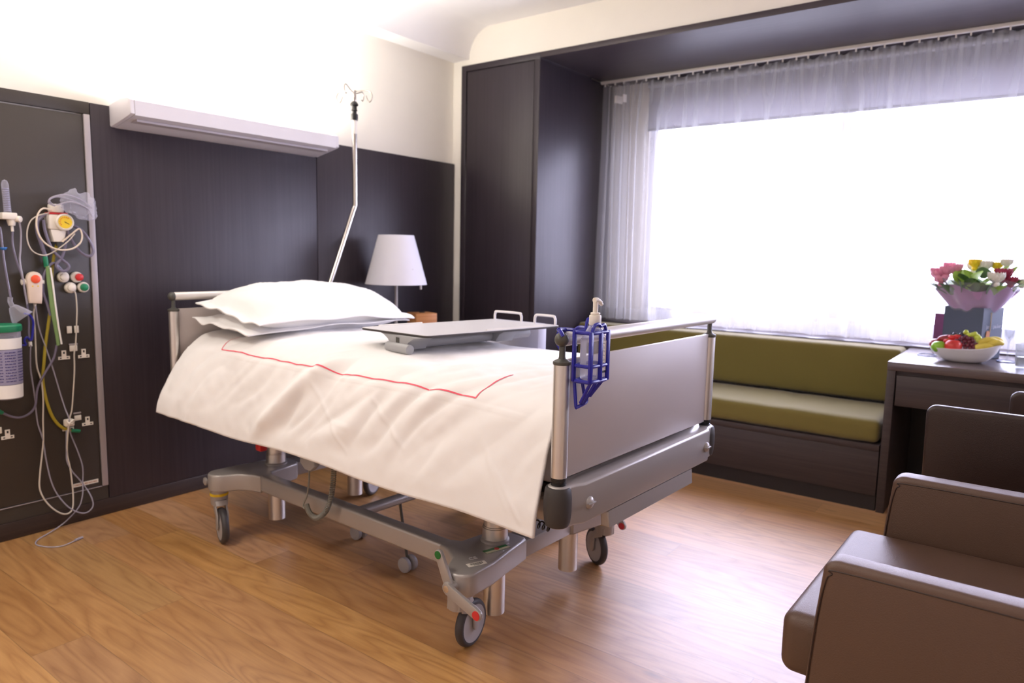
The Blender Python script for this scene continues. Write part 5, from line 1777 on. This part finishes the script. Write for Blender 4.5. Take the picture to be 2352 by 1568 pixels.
# glasses and the blue cord rings
t = thing('water_glass', 'clear water tumbler at the edge of the frame on the desk', 'glass', (3.900, 0.052, DZ))
MB().lathe([(0.0, 0.0), (0.030, 0.0), (0.033, 0.004), (0.037, 0.112), (0.0352, 0.112), (0.0312, 0.010), (0, 0.008)], (0, 0, 0), (0, 0, 1), 36).build('tumbler', GLASS, t)
MB().lathe([(0.0, 0.011), (0.0305, 0.011), (0.0320, 0.052), (0, 0.052)], (0, 0, 0), (0, 0, 1), 30).build('water', clear('still_water', rgb(226, 232, 240), 0.10, 0.03), t)
t = thing('champagne_flute', 'slim clear flute with a blue-rimmed foot beside the slate blue bag', 'glass', (4.110, 0.122, DZ))
MB().lathe([(0.040, 0.0), (0.040, 0.002), (0.006, 0.006), (0.0035, 0.015), (0.0035, 0.09), (0.006, 0.10), (0.020, 0.125), (0.023, 0.165), (0.021, 0.215), (0.0198, 0.215), (0.0215, 0.165), (0.018, 0.128), (0.0, 0.108)], (0, 0, 0), (0, 0, 1), 30).build('flute', GLASS, t)
MB().tube([(0.040 * cos(2 * pi * k / 24), 0.040 * sin(2 * pi * k / 24), 0.0022) for k in range(24)], 0.0022, seg=6, smooth=0, closed=True).build('blue_rim', mat('blue_glass_rim', rgb(60, 84, 136), 0.3), t, label='blue foot rim')
o = MB().tube([(0.052 * cos(2 * pi * k / 16) * (1 + 0.1 * sin(k)), 0.040 * sin(2 * pi * k / 16), 0.003) for k in range(16)], 0.0022, seg=6, smooth=4, closed=True).build('cord_ring', MATS['blue_glass_rim'], None)
o.location = (4.085, 0.452, DZ)
tag(o, 'thin blue cord loop lying on the desk behind the fruit bowl', 'cord')

# ================================================================ SEATING IN THE FOREGROUND


def puff(name, x0, x1, y0, y1, z0, z1, r, m, parent, crown=0.0, angle=60):
    """upholstered block with round edges and a slightly crowned top"""
    b = MB().box(x0, x1, y0, y1, z0, z1, r, 6)
    if crown:
        bmesh.ops.subdivide_edges(b.bm, edges=[e for e in b.bm.edges if e.calc_length() > 0.15], cuts=10, use_grid_fill=True)
        for v in b.bm.verts:
            a_ = (v.co.x - x0) / (x1 - x0) * 2 - 1
            c_ = (v.co.y - y0) / (y1 - y0) * 2 - 1
            if v.co.z > (z0 + z1) / 2:
                v.co.z += crown * (1 - a_ * a_) * (1 - c_ * c_)
    return b.build(name, m, parent, angle=angle)


t = thing('armchair', 'taupe leather armchair with square arms, cut by the lower frame edge', 'armchair', (1.90, -0.05, 0), radians(-1.0))


def arm(x0, x1, name):
    P = [(-0.46, 0.10), (0.392, 0.10), (0.368, 0.46)]
    P += [(0.326 + 0.032 * cos(k / 8 * pi / 2), 0.568 + 0.028 * sin(k / 8 * pi / 2)) for k in range(9)]
    P += [(-0.40, 0.600), (-0.46, 0.595)]
    a_ = MB().prism(P, x0, x1, 'X', bev=0.016, seg=5).build(name, LEATHER, t, angle=75)
    return a_


for x0, x1 in ((-0.414, -0.346), (0.318, 0.392)):
    a_ = arm(x0, x1, 'arm')
    for xs in (x0 + 0.0005, x1 - 0.0005):
        pts = [(xs, 0.379, 0.20), (xs, 0.362, 0.45), (xs, 0.350, 0.545), (xs, 0.338, 0.568), (xs, 0.31, 0.578), (xs, -0.05, 0.581), (xs, -0.40, 0.581)]
        MB().tube(pts, 0.0016, seg=6).build('arm_seam', LEATHER_D, a_)
puff('seat', -0.344, 0.316, -0.40, 0.452, 0.282, 0.424, 0.030, LEATHER, t, crown=0.006)
puff('seat_base', -0.344, 0.316, -0.42, 0.350, 0.120, 0.272, 0.012, LEATHER, t)
puff('backrest', -0.40, 0.40, -0.62, -0.46, 0.12, 0.86, 0.04, LEATHER, t)
for x in (-0.36, 0.36):
    for y in (-0.54, 0.30):
        MB().cyl((x, y, 0.0), (x, y, 0.12), 0.020, 0.026).build('leg', BLACK, t)


def chair(loc, rz, lab):
    c = thing('desk_chair', lab, 'chair', loc, rz)
    # local: faces +x, back at x = 0
    P = [(-0.25, 0.34), (-0.255, 0.70)]
    P += [(-0.225 + 0.030 * cos(radians(180 - 90 * k / 6)), 0.715 + 0.030 * sin(radians(180 - 90 * k / 6))) for k in range(7)]
    P += [(0.225 + 0.030 * cos(radians(90 - 90 * k / 6)), 0.715 + 0.030 * sin(radians(90 - 90 * k / 6))) for k in range(7)]
    P += [(0.255, 0.70), (0.25, 0.34)]
    MB().prism(P, -0.018, 0.018, 'X', bev=0.012, seg=4).build('backrest', LEATHER_D, c, angle=75)
    puff('seat', 0.022, 0.460, -0.245, 0.245, 0.37, 0.455, 0.025, LEATHER_D, c, crown=0.01)
    for x in (0.04, 0.42):
        for y in (-0.21, 0.21):
            MB().box(x - 0.016, x + 0.016, y - 0.016, y + 0.016, 0.0, 0.372, 0.003).build('leg', VEN_Z, c)
    return c


chair((2.615, 0.020, 0), radians(-1), 'shade-darkened brown leather chair directly behind the taupe armchair')
chair((3.110, -0.185, 0), radians(0), 'shade-darkened brown leather chair pushed up under the desk drawer')
